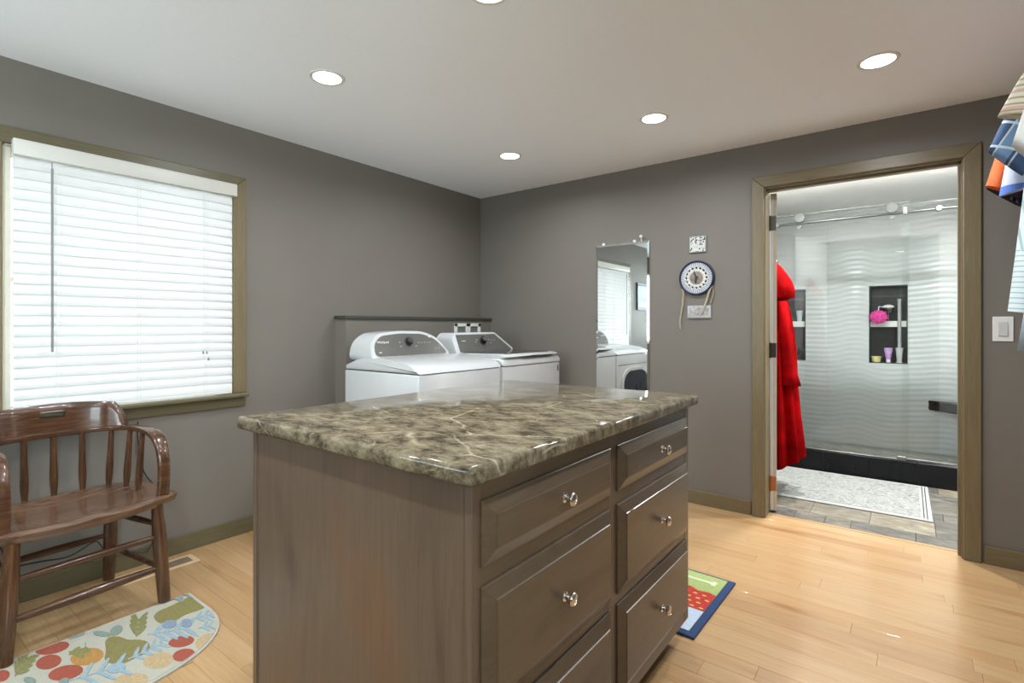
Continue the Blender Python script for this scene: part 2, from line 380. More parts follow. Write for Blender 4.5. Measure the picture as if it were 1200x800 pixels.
bm = NB(); box(bm, -WT, XR+WT, YS-WT, LY+WT, H, H+0.1)
struct(obj('ceiling', bm, M['ceiling']), 'pale grey textured ceiling with recessed lights', 'ceiling')
bm = NB(); box(bm, BX0-WT, BX1+WT, LY+WT, BY1+WT, H, H+0.1)
struct(obj('ceiling_bathroom', bm, M['bath_paint']), 'white bathroom ceiling over the shower', 'ceiling')

# floor: a dark bed with individual maple boards running along x
bm = NB(); box(bm, -WT, XR+WT, YS-WT, 3.508, -0.05, -0.012)
floor = struct(obj('floor', bm, M['plank_gap'], loc=(0, 0, 0)), 'light maple board floor', 'floor')
PW = 0.083; y = 0.998 - 17*PW
lens = [0.35, 0.55, 0.75, 0.95, 1.2, 1.5, 1.8]; pm = {}
def plank_mesh(L, w=PW):
    k = (round(L, 3), round(w, 3))
    if k not in pm:
        b = NB(); box(b, 0, L-0.0006, 0.0003, w-0.0003, -0.012, 0, 0.0006, 1)
        bmesh.ops.recalc_face_normals(b, faces=b.faces)
        me = bpy.data.meshes.new('plank'); b.to_mesh(me); b.free(); me.materials.append(M['plank']); pm[k] = me
    return pm[k]
back = NB(); rows = 0; nplank = 0
while y < 3.497:
    w = min(PW, 3.508-y)
    if y < -0.3:
        x = 0.0
        while x < XR: box(back, x, min(x+0.9, XR)-0.0015, y+0.0006, y+w-0.0006, -0.012, 0); x += 0.9
    else:
        x = -random.uniform(0, 0.8)
        while x < XR:
            L = random.choice(lens)
            x0 = max(x, 0.0); x1 = min(x+L, XR)
            if x1-x0 > 0.05:
                if x0 == x and x1 == x+L: inst('plank', plank_mesh(L, w), (x0, y, 0), floor)
                else: inst('plank', plank_mesh(round(x1-x0, 2), w), (x0, y, 0), floor)
                nplank += 1
            x += L
    y += PW
o = obj('plank_field', back, M['plank'], floor); o['kind'] = 'stuff'
# wooden threshold board in the doorway
bm = NB(); box(bm, DX0+0.012, DX1-0.012, 3.40, 3.508, -0.012, 0.002, 0.001)

# baseboards
def baseboard(name, x0, x1, y0, y1, mat, label):
    bm = NB(); box(bm, x0, x1, y0, y1, 0, 0.088, 0.003)
    struct(obj(name, bm, mat), label, 'baseboard')
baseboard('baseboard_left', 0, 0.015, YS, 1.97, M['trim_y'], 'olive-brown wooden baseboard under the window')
baseboard('baseboard_back_1', 0.85, 2.200, LY-0.015, LY, M['trim_x'], 'olive-brown baseboard between mirror and doorway')
baseboard('baseboard_back_2', 3.262, XR, LY-0.015, LY, M['trim_x'], 'olive-brown baseboard right of the doorway')

# doorway: jambs, casings
d = struct(thing('door_1', 'olive-brown wooden door frame around the bathroom doorway', 'door frame', (2.73, LY, 0)), 'olive-brown wooden door frame around the bathroom doorway', 'door frame')
def casing_z(x0, x1, inner_left):
    b = NB(); box(b, x0, x1, LY-0.020, LY, 0, 2.071 if False else DZ+0.062, 0.004, 2); return b
# mitred side casings and head casing
cw = 0.068
def casing_poly(poly, name, mat, par, y0=LY-0.020, y1=LY):
    b = NB(); prism(b, poly, y0, y1, 'XZ', 0.004, 2); return obj(name, b, mat, par)
ix0, ix1, iz = DX0+0.013, DX1-0.013, DZ-0.012
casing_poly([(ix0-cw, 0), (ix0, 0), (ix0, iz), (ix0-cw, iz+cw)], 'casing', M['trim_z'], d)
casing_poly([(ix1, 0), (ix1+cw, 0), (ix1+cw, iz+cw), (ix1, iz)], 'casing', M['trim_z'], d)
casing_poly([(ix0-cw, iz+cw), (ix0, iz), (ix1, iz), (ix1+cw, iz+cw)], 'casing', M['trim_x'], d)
for a in ((DX0, DX0+0.018), (DX1-0.018, DX1)):
    b = NB(); box(b, a[0], a[1], LY-0.004, LY+WT+0.004, 0, DZ-0.018); obj('jamb', b, M['trim_z'], d)
b = NB(); box(b, DX0, DX1, LY-0.004, LY+WT+0.004, DZ-0.018, DZ); obj('jamb', b, M['trim_x'], d)
b = NB(); box(b, DX1-0.030, DX1-0.018, LY+0.03, LY+0.075, 0, DZ-0.018); obj('stop', b, M['trim_z'], d)
b = NB(); box(b, DX0+0.018, DX1-0.018, LY+0.03, LY+0.075, DZ-0.030, DZ-0.018); obj('stop', b, M['trim_x'], d)
b = NB(); box(b, DX0, DX1, 3.497, 3.520, -0.012, 0.003, 0.001); obj('threshold_strip', b, M['plank'], d)

# door leaf, swung into the bathroom
lf = struct(thing('door_2', '', '', (2.2835, LY+0.120, 0), R(11.8)), 'white door leaf swung open into the bathroom', 'door')
b = NB(); box(b, 0, 0.036, 0.002, 0.80, 0.012, 1.985, 0.002, 1)
leaf = obj('leaf', b, M['door_white'], lf, local=True)
b = NB(); box(b, 0.018, 0.0365, 0.0, 0.0022, 0.013, 1.984); e_ = obj('edge_strip', b, M['door_edge'], lf, local=True); e_['label'] = 'bare beige edge strip'
for z0, mt in ((1.80, 'hinge'), (1.01, 'hinge'), (0.18, 'hinge_copper')):
    b = NB(); box(b, 0.004, 0.034, -0.002, 0.0, z0-0.045, z0+0.045, 0.0008, 1); tube(b, [(0.0, -0.005, z0-0.047), (0.0, -0.005, z0+0.047)], 0.006, 8)
    hg = obj('hinge', b, M[mt], lf, local=True)
    if mt != 'hinge': hg['label'] = 'copper coloured hinge'
b = NB(); lathe(b, [(0.03, 0), (0.03, 0.006), (0.011, 0.01), (0.011, 0.04), (0.026, 0.05), (0.026, 0.065), (0, 0.07)], (0.036, 0.74, 0.93), 'X', 14); obj('door_knob', b, M['nickel'], lf, True, local=True)

# left window ------------------------------------------------
wn = struct(thing('window_1', '', '', (0, 0.87, WZ0)), 'olive wood framed window closed off by white blinds', 'window')
c = 0.070; oy0, oy1, oz1 = WY0+0.008, WY1-0.008, WZ1-0.008
def casingY(poly, mat, nmn='casing'):
    b = NB(); prism(b, poly, 0.0, 0.020, 'YZ', 0.004, 2); return obj(nmn, b, mat, wn)
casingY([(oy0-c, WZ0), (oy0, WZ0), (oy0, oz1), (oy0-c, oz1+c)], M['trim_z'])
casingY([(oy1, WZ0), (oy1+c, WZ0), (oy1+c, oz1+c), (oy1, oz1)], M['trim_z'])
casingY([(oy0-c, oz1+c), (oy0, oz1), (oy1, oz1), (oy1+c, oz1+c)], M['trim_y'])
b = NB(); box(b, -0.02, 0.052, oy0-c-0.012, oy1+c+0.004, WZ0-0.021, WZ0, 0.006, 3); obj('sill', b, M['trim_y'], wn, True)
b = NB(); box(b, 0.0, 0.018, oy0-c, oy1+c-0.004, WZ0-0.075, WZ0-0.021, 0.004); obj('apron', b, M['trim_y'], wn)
for yy in ((WY0, WY0+0.016), (WY1-0.016, WY1)):
    b = NB(); box(b, -WT, 0.0, yy[0], yy[1], WZ0, WZ1); obj('jamb', b, M['cream'], wn)
b = NB(); box(b, -WT, 0.0, WY0, WY1, WZ1-0.016, WZ1); obj('jamb', b, M['cream'], wn)
fr = NB()
for s in ((WY0+0.016, WY0+0.040, WZ0, WZ1-0.016), (WY1-0.040, WY1-0.016, WZ0, WZ1-0.016), (WY0+0.040, WY1-0.040, WZ0, WZ0+0.025), (WY0+0.040, WY1-0.040, WZ1-0.04, WZ1-0.016), (WY0+0.040, WY1-0.040, 1.35, 1.372)):
    box(fr, -0.115, -0.095, *s, 0.002, 1)
for yy in ((WY0+0.016, WY0+0.038), (WY1-0.036, WY1-0.016)):
    b = NB(); box(b, -0.060, -0.010, yy[0], yy[1], WZ0, WZ1-0.016, 0.002, 1); obj('jamb_stop', b, M['cream'], wn)
sash = obj('sash', fr, M['white_plastic'], wn)
b = NB(); box(b, -0.107, -0.103, WY0+0.035, WY1-0.035, WZ0+0.02, WZ1-0.035); obj('pane', b, M['glass'], sash)

# blinds: a thing of its own
bl = thing('window_blind', 'closed white horizontal slat blind hanging in the left wall window', 'blind', (0.03, 0.875, 0.80))
BY0, BYE = 0.442, 1.312
b = NB(); box(b, 0.012, 0.052, BY0-0.002, BYE+0.022, 1.868, 1.935, 0.004, 2)
hr = obj('valance', b, plain('valance_white', (0.60, 0.59, 0.54), 0.4, var=0.01), bl, True); hr['label'] = 'cream valance across the top'
b = NB(); box(b, -0.03, 0.011, BY0+0.004, BYE-0.004, 1.875, 1.915); obj('headrail', b, M['white_plastic'], bl)
sm = NB(); n = 8; W2 = 0.034; ring = []
for side in (1, -1):
    rw = []
    for i in range(n+1):
        u = -1+2*i/n; rw.append((u*W2, 0.0085*(1-u*u)+side*0.0013))
    ring += rw if side == 1 else rw[::-1]
Lh = (BYE-BY0)/2
A = [sm.verts.new((p, -Lh, q)) for p, q in ring]; B_ = [sm.verts.new((p, Lh, q)) for p, q in ring]
sm.faces.new(A[::-1]); sm.faces.new(B_)
for i in range(len(ring)): sm.faces.new((A[i], A[(i+1) % len(ring)], B_[(i+1) % len(ring)], B_[i]))
bmesh.ops.recalc_face_normals(sm, faces=sm.faces)
sme = bpy.data.meshes.new('slat'); sm.to_mesh(sme); sm.free(); sme.materials.append(M['slat'])
for p in sme.polygons: p.use_smooth = len(p.vertices) == 4
sme.set_sharp_from_angle(angle=R(40))
base = WL(bl); NS = 24; ztop, zbot = 1.850, 0.842
for i in range(NS):
    z = ztop-(ztop-zbot)*i/(NS-1)
    inst('slat', sme, (0.022-base.x, 0.877-base.y, z-base.z), bl, (0, R(66), R(random.uniform(-.15, .15))))
b = NB(); box(b, 0.010, 0.036, BY0, BYE, 0.794, 0.812, 0.004, 2); obj('bottom_rail', b, M['white_plastic'], bl, True)
for yy in (0.58, 0.875, 1.17):
    b = NB(); tube(b, [(0.040, yy, 1.87), (0.040, yy, 0.80)], 0.0011, 5); tube(b, [(0.040, yy+0.012, 1.87), (0.040, yy+0.012, 0.80)], 0.0008, 5); obj('ladder_cord', b, M['white_plastic'], bl)
b = NB(); tube(b, [(0.058, 0.56, 1.86), (0.058, 0.56, 1.83)], 0.002, 6); tube(b, [(0.060, 0.56, 1.832), (0.062, 0.56, 1.05)], [0.0042, 0.0048], 6)
o = obj('tilt_wand', b, plain('grey_wand', (0.22, 0.22, 0.22), 0.3), bl, True); o['label'] = 'grey hanging tilt wand'
for dy, z0 in ((0.0, 1.02), (0.017, 1.02), (0.025, 0.985)):
    yy = 1.158+dy
    b = NB(); tube(b, [(0.056, yy, 1.86), (0.058, yy, z0+0.012)], 0.0009, 5); cdd = obj('pull_cord', b, M['white_plastic'], bl)
    b = NB(); lathe(b, [(0.0015, 0.016), (0.003, 0.012), (0.0055, 0.0), (0, 0)], (0.058, yy, z0-0.004), 'Z', 8); tz = obj('tassel', b, plain('cord_tassel', (0.16, 0.15, 0.13), 0.5), cdd, True)

# assumed rear window (unseen behind the viewer, added as daylight source)
wr = struct(thing('assumed_window_rear', '', '', (0.72, YS, 0.88)), 'assumed rear window behind the viewer, added for daylight', 'window')
b = NB()
for q in ((0.2, 0.24, 0.88, 2.02), (1.20, 1.24, 0.88, 2.02), (0.24, 1.20, 0.88, 0.92), (0.24, 1.20, 1.98, 2.02), (0.705, 0.735, 0.92, 1.98)): box(b, q[0], q[1], YS-0.08, YS-0.04, q[2], q[3])
wf = obj('window_frame', b, M['white_plastic'], wr)
b = NB(); box(b, 0.24, 1.20, YS-0.062, YS-0.058, 0.92, 1.98); obj('pane', b, M['glass'], wf)

wr = struct(thing('added_window_side', '', '', (XR, -0.62, 0.86)), 'added side window, unseen behind the viewer on the right', 'window')  # unseen side window made up to brighten the ceiling
b = NB()
for q in ((-1.3, -1.26, 0.86, 2.04), (0.02, 0.06, 0.86, 2.04), (-1.26, 0.02, 0.86, 0.90), (-1.26, 0.02, 2.0, 2.04), (-0.635, -0.605, 0.90, 2.0)): box(b, XR+0.04, XR+0.08, q[0], q[1], q[2], q[3])
wf = obj('window_frame', b, M['white_plastic'], wr)
b = NB(); box(b, XR+0.058, XR+0.062, -1.26, 0.02, 0.90, 2.0); obj('pane', b, M['glass'], wf)

# recessed ceiling lights
def downlight(x, y, label, glow, power, color):
    t = thing('recessed_light', label, 'light', (x, y, H), 0, 'recessed ceiling lights')
    b = NB(); lathe(b, [(0.059, -0.001), (0.061, -0.004), (0.074, -0.004), (0.077, 0.0)], (x, y, H), 'Z', 32); obj('trim_ring', b, M['white_plastic'], t, True)
    b = NB(); lathe(b, [(0.0, -0.003), (0.061, -0.003), (0.061, -0.001), (0, -0.001)], (x, y, H), 'Z', 32); obj('lamp_disc', b, glow, t)
    area('lamp_light', (x, y, H-0.008), (0, 0, 0), 0.12, power, color, spread=R(165))
    return t
for x, y, lb in ((0.90, 1.335, 'round recessed ceiling light nearest the blind covered window'), (0.90, 2.675, 'round recessed ceiling light above the laundry machines'),
                 (1.885, 2.66, 'round recessed ceiling light above the far end of the island, beside the mirror wall'), (2.866, 2.654, 'round recessed ceiling light in front of the bathroom doorway'),
                 (1.86, 1.315, 'round recessed ceiling light cut by the top edge of the photo, above the island'), (2.866, 1.335, 'round recessed ceiling light out of view above the open floor'),
                 (0.90, 0.02, 'round recessed ceiling light assumed out of view above the fruit rug'), (1.88, 0.02, 'round recessed ceiling light assumed out of view in front of the island end'), (2.866, 0.02, 'round recessed ceiling light assumed out of view directly above the viewer')):  # near row unseen, assumed from lamp spacing and worktop shadow to light the room
    downlight(x, y, lb, M['lamp_glow'], LAMP, (0.90, 0.95, 1.0))
for x, y, lb in ((2.45, 4.12, 'recessed bathroom ceiling light above the robe end of the pale rug'), (3.2, 4.12, 'recessed bathroom ceiling light on the switch side of the pale rug')):
    downlight(x, y, lb, M['bath_glow'], BATH_LAMP, (0.98, 0.99, 1.0))

# ------------------------------------------------------------------ bathroom
wall_boxes([(BX0-WT, BX0, LY+WT, BY1+WT, 0, H)], 'wall_bathroom_left', M['bath_paint'], 'white bathroom wall left of the shower')
wall_boxes([(BX1, BX1+WT, LY+WT, BY1+WT, 0, H)], 'wall_bathroom_right', M['bath_paint'], 'white bathroom wall right of the shower')
wall_boxes([(BX0, DX0, LY+WT, LY+WT+0.012, 0, H), (DX1, BX1, LY+WT, LY+WT+0.012, 0, H), (DX0, DX1, LY+WT, LY+WT+0.012, DZ, H)], 'wall_bathroom_front', M['bath_paint'], 'white bathroom side of the doorway wall')
bm = NB(); box(bm, BX0, BX1, 3.508, BY1, -0.05, -0.006)
bf = struct(obj('floor_bathroom', bm, M['dark_grout'], loc=(0, 0, 0)), 'mottled slate-look tile floor of the bathroom', 'floor')
tm = {}
def tile_mesh(w, dd):
    k = (round(w, 3), round(dd, 3))
    if k not in tm:
        b = NB(); box(b, 0.0012, w-0.0012, 0.0012, dd-0.0012, -0.006, 0, 0.001, 1); bmesh.ops.recalc_face_normals(b, faces=b.faces)
        me = bpy.data.meshes.new('tile'); b.to_mesh(me); b.free(); me.materials.append(M['slate']); tm[k] = me
    return tm[k]
y = 3.522; rowd = [0.16, 0.305, 0.155, 0.305, 0.155, 0.19]; ri = 0
while y < BCY-0.01:
    dd = min(rowd[ri % 6], BCY-y)
    x = BX0 if ri else BX0+0.001
    seq = ([0.305, 0.385, 0.16, 0.13, 0.30, 0.20, 0.305, 0.15] if ri == 0 else random.sample([0.305, 0.15, 0.305, 0.305, 0.15, 0.2, 0.305, 0.305], 8))
    for w in seq*2:
        if x > BX1-0.02: break
        w = min(w, BX1-x); inst('floor_tile', tile_mesh(w, dd), (x, y, 0), bf); x += w
    y += dd; ri += 1
# shower pan
bm = NB(); box(bm, BX0, BX1, BCY+0.10, BY1, -0.006, 0.02)
struct(obj('floor_shower', bm, M['grout'], loc=(0, 0, 0)), 'mottled beige and grey mosaic shower floor', 'floor')
sf = bpy.data.objects['floor_shower']
mm = plain('shower_floor_tile', (0.52, 0.50, 0.42), 0.4, var=0.35, scale=12)
b = NB(); box(b, 0.001, 0.149, 0.001, 0.149, 0, 0.006, 0.001, 1); bmesh.ops.recalc_face_normals(b, faces=b.faces)
me = bpy.data.meshes.new('shower_tile'); b.to_mesh(me); b.free(); me.materials.append(mm)
yy = BCY+0.12
while yy+0.15 < BY1+0.02:
    x = BX0+0.01
    while x+0.15 < BX1+0.01: inst('shower_tile', me, (x, yy-0.003, 0.02), sf); x += 0.15
    yy += 0.15
# black tiled curb
bm = NB(); box(bm, BX0, BX1, BCY+0.008, BCY+0.11, -0.006, 0.152)
cb = struct(obj('trim_2', bm, M['dark_grout'], loc=(0, 0, 0)), 'black tiled shower curb', 'trim')
for i in range(7):
    x0 = 1.83+0.30*i-0.3; x1 = min(x0+0.30, BX1); x0 = max(x0, BX0)
    if x1-x0 < 0.03: continue
    b = NB(); box(b, x0+0.0015, x1-0.0015, BCY, BCY+0.008, 0.002, 0.160, 0.001, 1); obj('curb_tile', b, M['black_tile'], cb)
    b = NB(); box(b, x0+0.0015, x1-0.0015, BCY, BCY+0.118, 0.152, 0.162, 0.001, 1); obj('curb_tile', b, M['black_tile'], cb)

# wave tile walls. niches on the back wall
NICH = [(2.676, 2.966, 0.815, 1.538), (1.86, 2.150, 0.815, 1.53)]
bm = NB()
xs = sorted([BX0-WT, BX1+WT]+[v for n_ in NICH for v in n_[:2]]); zs0 = 0.815
for i in range(len(xs)-1):
    xm = (xs[i]+xs[i+1])/2; nn = [n_ for n_ in NICH if n_[0] < xm < n_[1]]
    if nn:
        n_ = nn[0]; box(bm, xs[i], xs[i+1], BY1, BY1+WT, 0, n_[2]); box(bm, xs[i], xs[i+1], BY1, BY1+WT, n_[3], H)
        box(bm, xs[i], xs[i+1], BY1+0.095, BY1+WT, n_[2], n_[3])
    else: box(bm, xs[i], xs[i+1], BY1, BY1+WT, 0, H)
wb = struct(obj('wall_shower', bm, M['grout'], loc=(0, 0, 0)), 'white wave-relief tiled shower wall with two dark niches', 'wall')
def wavez(x, z):
    ph = 0.022*math.sin(2*PI*(x-2.40)/0.62) + 0.008*math.sin(2*PI*(x-2.2)/0.35+1.0)
    q = ((z-ph)/0.0475) % 1.0
    return 0.0040*(0.5-0.5*math.cos(2*PI*q))**0.8
def relief_tile(P, u0, u1, z0, z1, name, parent, holes=()):
    b = NB(); g = 0.0007; u0 += g; u1 -= g; z0 += g; z1 -= g
    us = {round(u0, 5), round(u1, 5)}; zs = {round(z0, 5), round(z1, 5)}
    k = max(2, int((u1-u0)/0.045)); us |= {round(u0+(u1-u0)*i/k, 5) for i in range(k+1)}
    k = max(2, int((z1-z0)/0.0080)); zs |= {round(z0+(z1-z0)*i/k, 5) for i in range(k+1)}
    for h in holes:
        for v in h[:2]:
            if u0 < v < u1: us.add(v)
        for v in h[2:]:
            if z0 < v < z1: zs.add(v)
    us = sorted(us); zs = sorted(zs); V = {}
    def vt(i, j):
        if (i, j) not in V: V[i, j] = b.verts.new(P(us[i], zs[j], 0.006+wavez(us[i], zs[j])))
        return V[i, j]
    cnt = 0
    for i in range(len(us)-1):
        for j in range(len(zs)-1):
            um, zm = (us[i]+us[i+1])/2, (zs[j]+zs[j+1])/2
            if any(h[0] < um < h[1] and h[2] < zm < h[3] for h in holes): continue
            b.faces.new((vt(i, j), vt(i+1, j), vt(i+1, j+1), vt(i, j+1))); cnt += 1
    if not cnt: b.free(); return
    be = [e for e in b.edges if e.is_boundary]
    r = bmesh.ops.extrude_edge_only(b, edges=be)
    nv = [v for v in r['geom'] if isinstance(v, bmesh.types.BMVert)]
    D0 = P(0, 0, 0)
    ax = P(0, 0, 1)-P(0, 0, 0)
    for v in nv:
        dcur = (v.co-D0).dot(ax); v.co -= ax*(dcur-0.0002)
    obj(name, b, M['wave_tile'], parent, 'all' if False else 30)
TW, TH = 0.62, 0.31
row = 0; z = 0.0245
while z < H-0.01:
    z1 = min(z+TH, H-0.001); x = BX0-(0.0 if row % 2 else 0.0)
    while x < BX1-0.01:
        x1 = min(x+TW, BX1-0.001)
        relief_tile(lambda u, zz, dd: Vector((u, BY1-dd, zz)), max(x, BX0+0.001), x1, z, z1, 'wall_tile', wb, NICH); x += TW
    z += TH; row += 1
# side walls of the shower
for nm_, xw, sg in (('wall_bathroom_left', BX0, 1), ('wall_bathroom_right', BX1, -1)):
    par = bpy.data.objects[nm_]; z = 0.026
    while z < H-0.01:
        z1 = min(z+TH, H-0.001); yv = BCY+0.12
        while yv < BY1-0.02:
            y1 = min(yv+TW, BY1-0.012)
            relief_tile(lambda u, zz, dd: Vector((xw+sg*dd, u, zz)), yv, y1, z, z1, 'wall_tile', par); yv += TW
        z += TH
# niche linings: children of the shower wall
for n_ in NICH:
    x0, x1, z0, z1 = n_
    b = NB(); box(b, x0, x1, BY1+0.088, BY1+0.095, z0, z1)
    box(b, x0, x0+0.007, BY1-0.008, BY1+0.09, z0, z1); box(b, x1-0.007, x1, BY1-0.008, BY1+0.09, z0, z1)
    box(b, x0, x1, BY1-0.008, BY1+0.09, z0, z0+0.007); box(b, x0, x1, BY1-0.008, BY1+0.09, z1-0.007, z1)
    nl = obj('niche_lining', b, M['niche_dark'], wb); nl['label'] = 'dark slate niche lining'
    b = NB(); box(b, x0+0.008, x1-0.008, BY1+0.084, BY1+0.089, z1-0.105, z1-0.085); obj('mosaic_strip', b, M['niche_strip'], nl)
    b = NB(); box(b, x0+0.007, x1-0.007, BY1+0.022, BY1+0.088, 1.152, 1.208, 0.002, 1); q = obj('niche_shelf', b, M['white_plastic'], wb); q['label'] = 'white shelf dividing the niche'

# niche contents
t = thing('shower_pole', 'slim grey pole standing in a clear cup in the right-hand niche', 'shower accessory', (2.905, BY1+0.001, 0.822))
b = NB(); tube(b, [(2.905, BY1+0.001, 0.826), (2.905, BY1+0.001, 1.41)], 0.0145, 12); obj('pole', b, M['grey_plastic'], t, True)
b = NB(); lathe(b, [(0.026, 0.0), (0.026, 0.010), (0.019, 0.012), (0.030, 0.14), (0.027, 0.14), (0.017, 0.016)], (2.905, BY1+0.001, 0.822), 'Z', 16); q = obj('cup', b, plain('frosted_cup', (0.50, 0.52, 0.52), 0.25), t, True); q['label'] = 'pale clear cup'
t = thing('lotion_tube', 'purple and white lotion tube standing on its cap in the right niche', 'tube', (2.822, BY1+0.04, 0.822))
b = NB(); lathe(b, [(0.018, 0.0), (0.018, 0.028), (0, 0.028)], (2.822, BY1+0.04, 0.822), 'Z', 14); obj('cap', b, M['white_plastic'], t, True)
b = NB()
rs = []
for (zz, a, c2) in ((0.028, 0.019, 0.018), (0.06, 0.024, 0.017), (0.10, 0.030, 0.010), (0.135, 0.034, 0.003)):
    rs.append([b.verts.new((2.822+a*math.cos(2*PI*k/16), BY1+0.04+c2*math.sin(2*PI*k/16), 0.822+zz)) for k in range(16)])
for i in range(3):
    for k in range(16): b.faces.new((rs[i][k], rs[i][(k+1) % 16], rs[i+1][(k+1) % 16], rs[i+1][k]))
b.faces.new(rs[0][::-1]); b.faces.new(rs[-1]); obj('tube_body', b, M['tube'], t, True)
t = thing('cream_tub', 'small pale yellow tub in the lower right niche', 'tub', (2.730, BY1+0.04, 0.822))
b = NB(); lathe(b, [(0.030, 0.0), (0.037, 0.010), (0.037, 0.040), (0, 0.040)], (2.730, BY1+0.04, 0.822), 'Z', 18); obj('bowl', b, M['yellow'], t, True)
b = NB(); lathe(b, [(0.041, 0.040), (0.041, 0.053), (0, 0.055)], (2.730, BY1+0.04, 0.822), 'Z', 18); obj('lid', b, M['yellow'], t, True)
t = thing('soap_holder', 'white topped silver bowl holder on the right niche shelf', 'holder', (2.822, BY1+0.035, 1.208))
b = NB(); lathe(b, [(0.0, 0.075), (0.022, 0.078), (0.040, 0.10), (0.046, 0.125), (0.0, 0.127)], (2.822, BY1+0.035, 1.208), 'Z', 18); obj('bowl', b, M['chrome'], t, True)
b = NB(); lathe(b, [(0.006, 0), (0.006, 0.078), (0.02, 0.0)][:2], (2.822, BY1+0.035, 1.208), 'Z', 8); obj('stem', b, M['chrome'], t)
b = NB(); lathe(b, [(0.047, 0.126), (0.040, 0.142), (0.015, 0.152), (0, 0.153)], (2.822, BY1+0.035, 1.208), 'Z', 18); q = obj('cap', b, M['white_plastic'], t, True); q['label'] = 'white domed cap'
b = NB(); tube(b, [(2.79, BY1+0.02, 1.336), (2.76, BY1-0.01, 1.343), (2.752, BY1-0.03, 1.335)], 0.004, 6); obj('hook', b, M['white_plastic'], t)
t = thing('bath_pouf', 'round bright pink mesh bath pouf hanging in the right niche', 'pouf', (2.752, BY1-0.032, 1.19))
b = NB()
r = bmesh.ops.create_icosphere(b, subdivisions=4, radius=0.062)
for v in b.verts:
    k = v.co.normalized(); f = 1+0.16*math.sin(17*k.x+9*k.z)*math.cos(15*k.y+7*k.z)+0.10*math.sin(29*k.z+11*k.x)
    v.co = Vector((k.x*0.062*f*1.05, k.y*0.036*f, k.z*0.058*f)); v.co += Vector((2.752, BY1-0.052, 1.245))
obj('mesh_ball', b, M['pink'], t, True)
b = NB(); tube(b, [(2.752, BY1-0.04, 1.295), (2.75, BY1-0.034, 1.345)], 0.0035, 6); obj('cord', b, M['white_plastic'], t)
t = thing('glass_tumbler', 'clear tumbler on the shelf of the left niche beside the red robe', 'tumbler', (2.09, BY1+0.04, 1.208))
b = NB(); lathe(b, [(0.0, 0.0), (0.020, 0.0), (0.031, 0.11), (0.028, 0.11), (0.017, 0.006), (0, 0.006)], (2.09, BY1+0.04, 1.208), 'Z', 16); obj('cup', b, plain('pale_tumbler', (0.45, 0.55, 0.56), 0.15), t, True)
# corner bench
bm = NB(); prism(bm, [(3.105, BY1-0.001), (BX1-0.012, BY1-0.001), (BX1-0.012, 5.50)], 0.412, 0.497, 'XY', 0.003, 1)
bm2 = obj('corner_seat', bm, M['black_tile']); tag(bm2, 'black triangular corner seat fixed in the shower', 'bench')

# shower glass
t = thing('shower_door', 'clear sliding glass shower door hung on a steel rail', 'shower door', (2.6, BCY+0.06, 0.162))
b = NB(); box(b, 2.06, 2.975, BCY+0.030, BCY+0.038, 0.175, 2.078); obj('sliding_pane', b, M['shower_glass'], t)
b = NB(); box(b, 2.93, BX1-0.004, BCY+0.062, BCY+0.070, 0.166, 2.068); obj('fixed_pane', b, M['shower_glass'], t)
for q in ((2.06, 2.975, BCY+0.030, BCY+0.038, 2.0785), (2.93, BX1-0.004, BCY+0.062, BCY+0.070, 2.0685)):
    b = NB(); box(b, q[0], q[1], q[2], q[3], q[4], q[4]+0.002); e_ = obj('glass_edge', b, plain('green_glass_edge', (0.30, 0.38, 0.36), 0.2), t)
b = NB(); tube(b, [(BX0+0.01, BCY+0.05, 2.008), (BX1-0.01, BCY+0.05, 2.008)], 0.0115, 14); rail = obj('rail', b, M['rod_metal'], t, True)
for x in (2.262, 2.872):
    b = NB(); lathe(b, [(0.0, -0.042), (0.036, -0.042), (0.038, -0.036), (0.038, -0.026), (0.0, -0.026)], (x, BCY+0.05, 2.045), 'Y', 22); lathe(b, [(0.0, 0.0), (0.014, 0.0), (0.014, 0.02), (0, 0.02)], (x, BCY+0.012, 1.972), 'Y', 12)
    rr = obj('roller', b, M['rod_metal'], t, True)
for x in (2.095, 3.145):
    b = NB(); lathe(b, [(0.0, -0.028), (0.018, -0.028), (0.022, -0.01), (0.022, 0.01), (0.018, 0.015), (0, 0.015)], (x, BCY+0.05, 2.008), 'Y', 16); obj('rail_mount', b, M['rod_metal'], t, True)
b = NB(); box(b, 2.938, 2.962, BCY+0.028, BCY+0.072, 1.99, 2.045, 0.003, 2); obj('door_stop', b, M['chrome'], t)
b = NB(); box(b, 2.93, BX1-0.002, BCY+0.055, BCY+0.078, 0.162, 0.178, 0.001, 1); box(b, 2.03, 2.93, BCY+0.028, BCY+0.040, 0.1625, 0.172, 0.001, 1); obj('bottom_track', b, M['chrome'], t)
b = NB(); box(b, 2.90, 2.955, BCY+0.012, BCY+0.055, 0.163, 0.195, 0.003, 1); obj('floor_guide', b, M['rod_metal'], t)

# bathroom rug
t = thing('bath_rug', 'pale patterned grey and cream rug on the slate tiles before the shower', 'rug', (2.5, 4.34, 0))
b = NB(); prism(b, [(1.95, 3.905), (3.085, 3.925), (3.080, 4.745), (1.95, 4.745)], 0.0005, 0.010, 'XY', 0.003, 1); obj('border', b, M['rug_pale'], t)
b = NB(); prism(b, [(1.98, 3.945), (3.03, 3.965), (3.025, 4.71), (1.98, 4.71)], 0.010, 0.0118, 'XY'); obj('pile', b, M['bathrug'], t)
b = NB()
for q in (0.015, 0.03): box(b, 3.042-q*0, 3.046, 3.95, 4.72, 0.010, 0.0112); box(b, 3.058, 3.062, 3.95, 4.72, 0.010, 0.0112)
obj('edge_line', b, plain('rug_line', (0.27, 0.285, 0.29), 0.9), t)

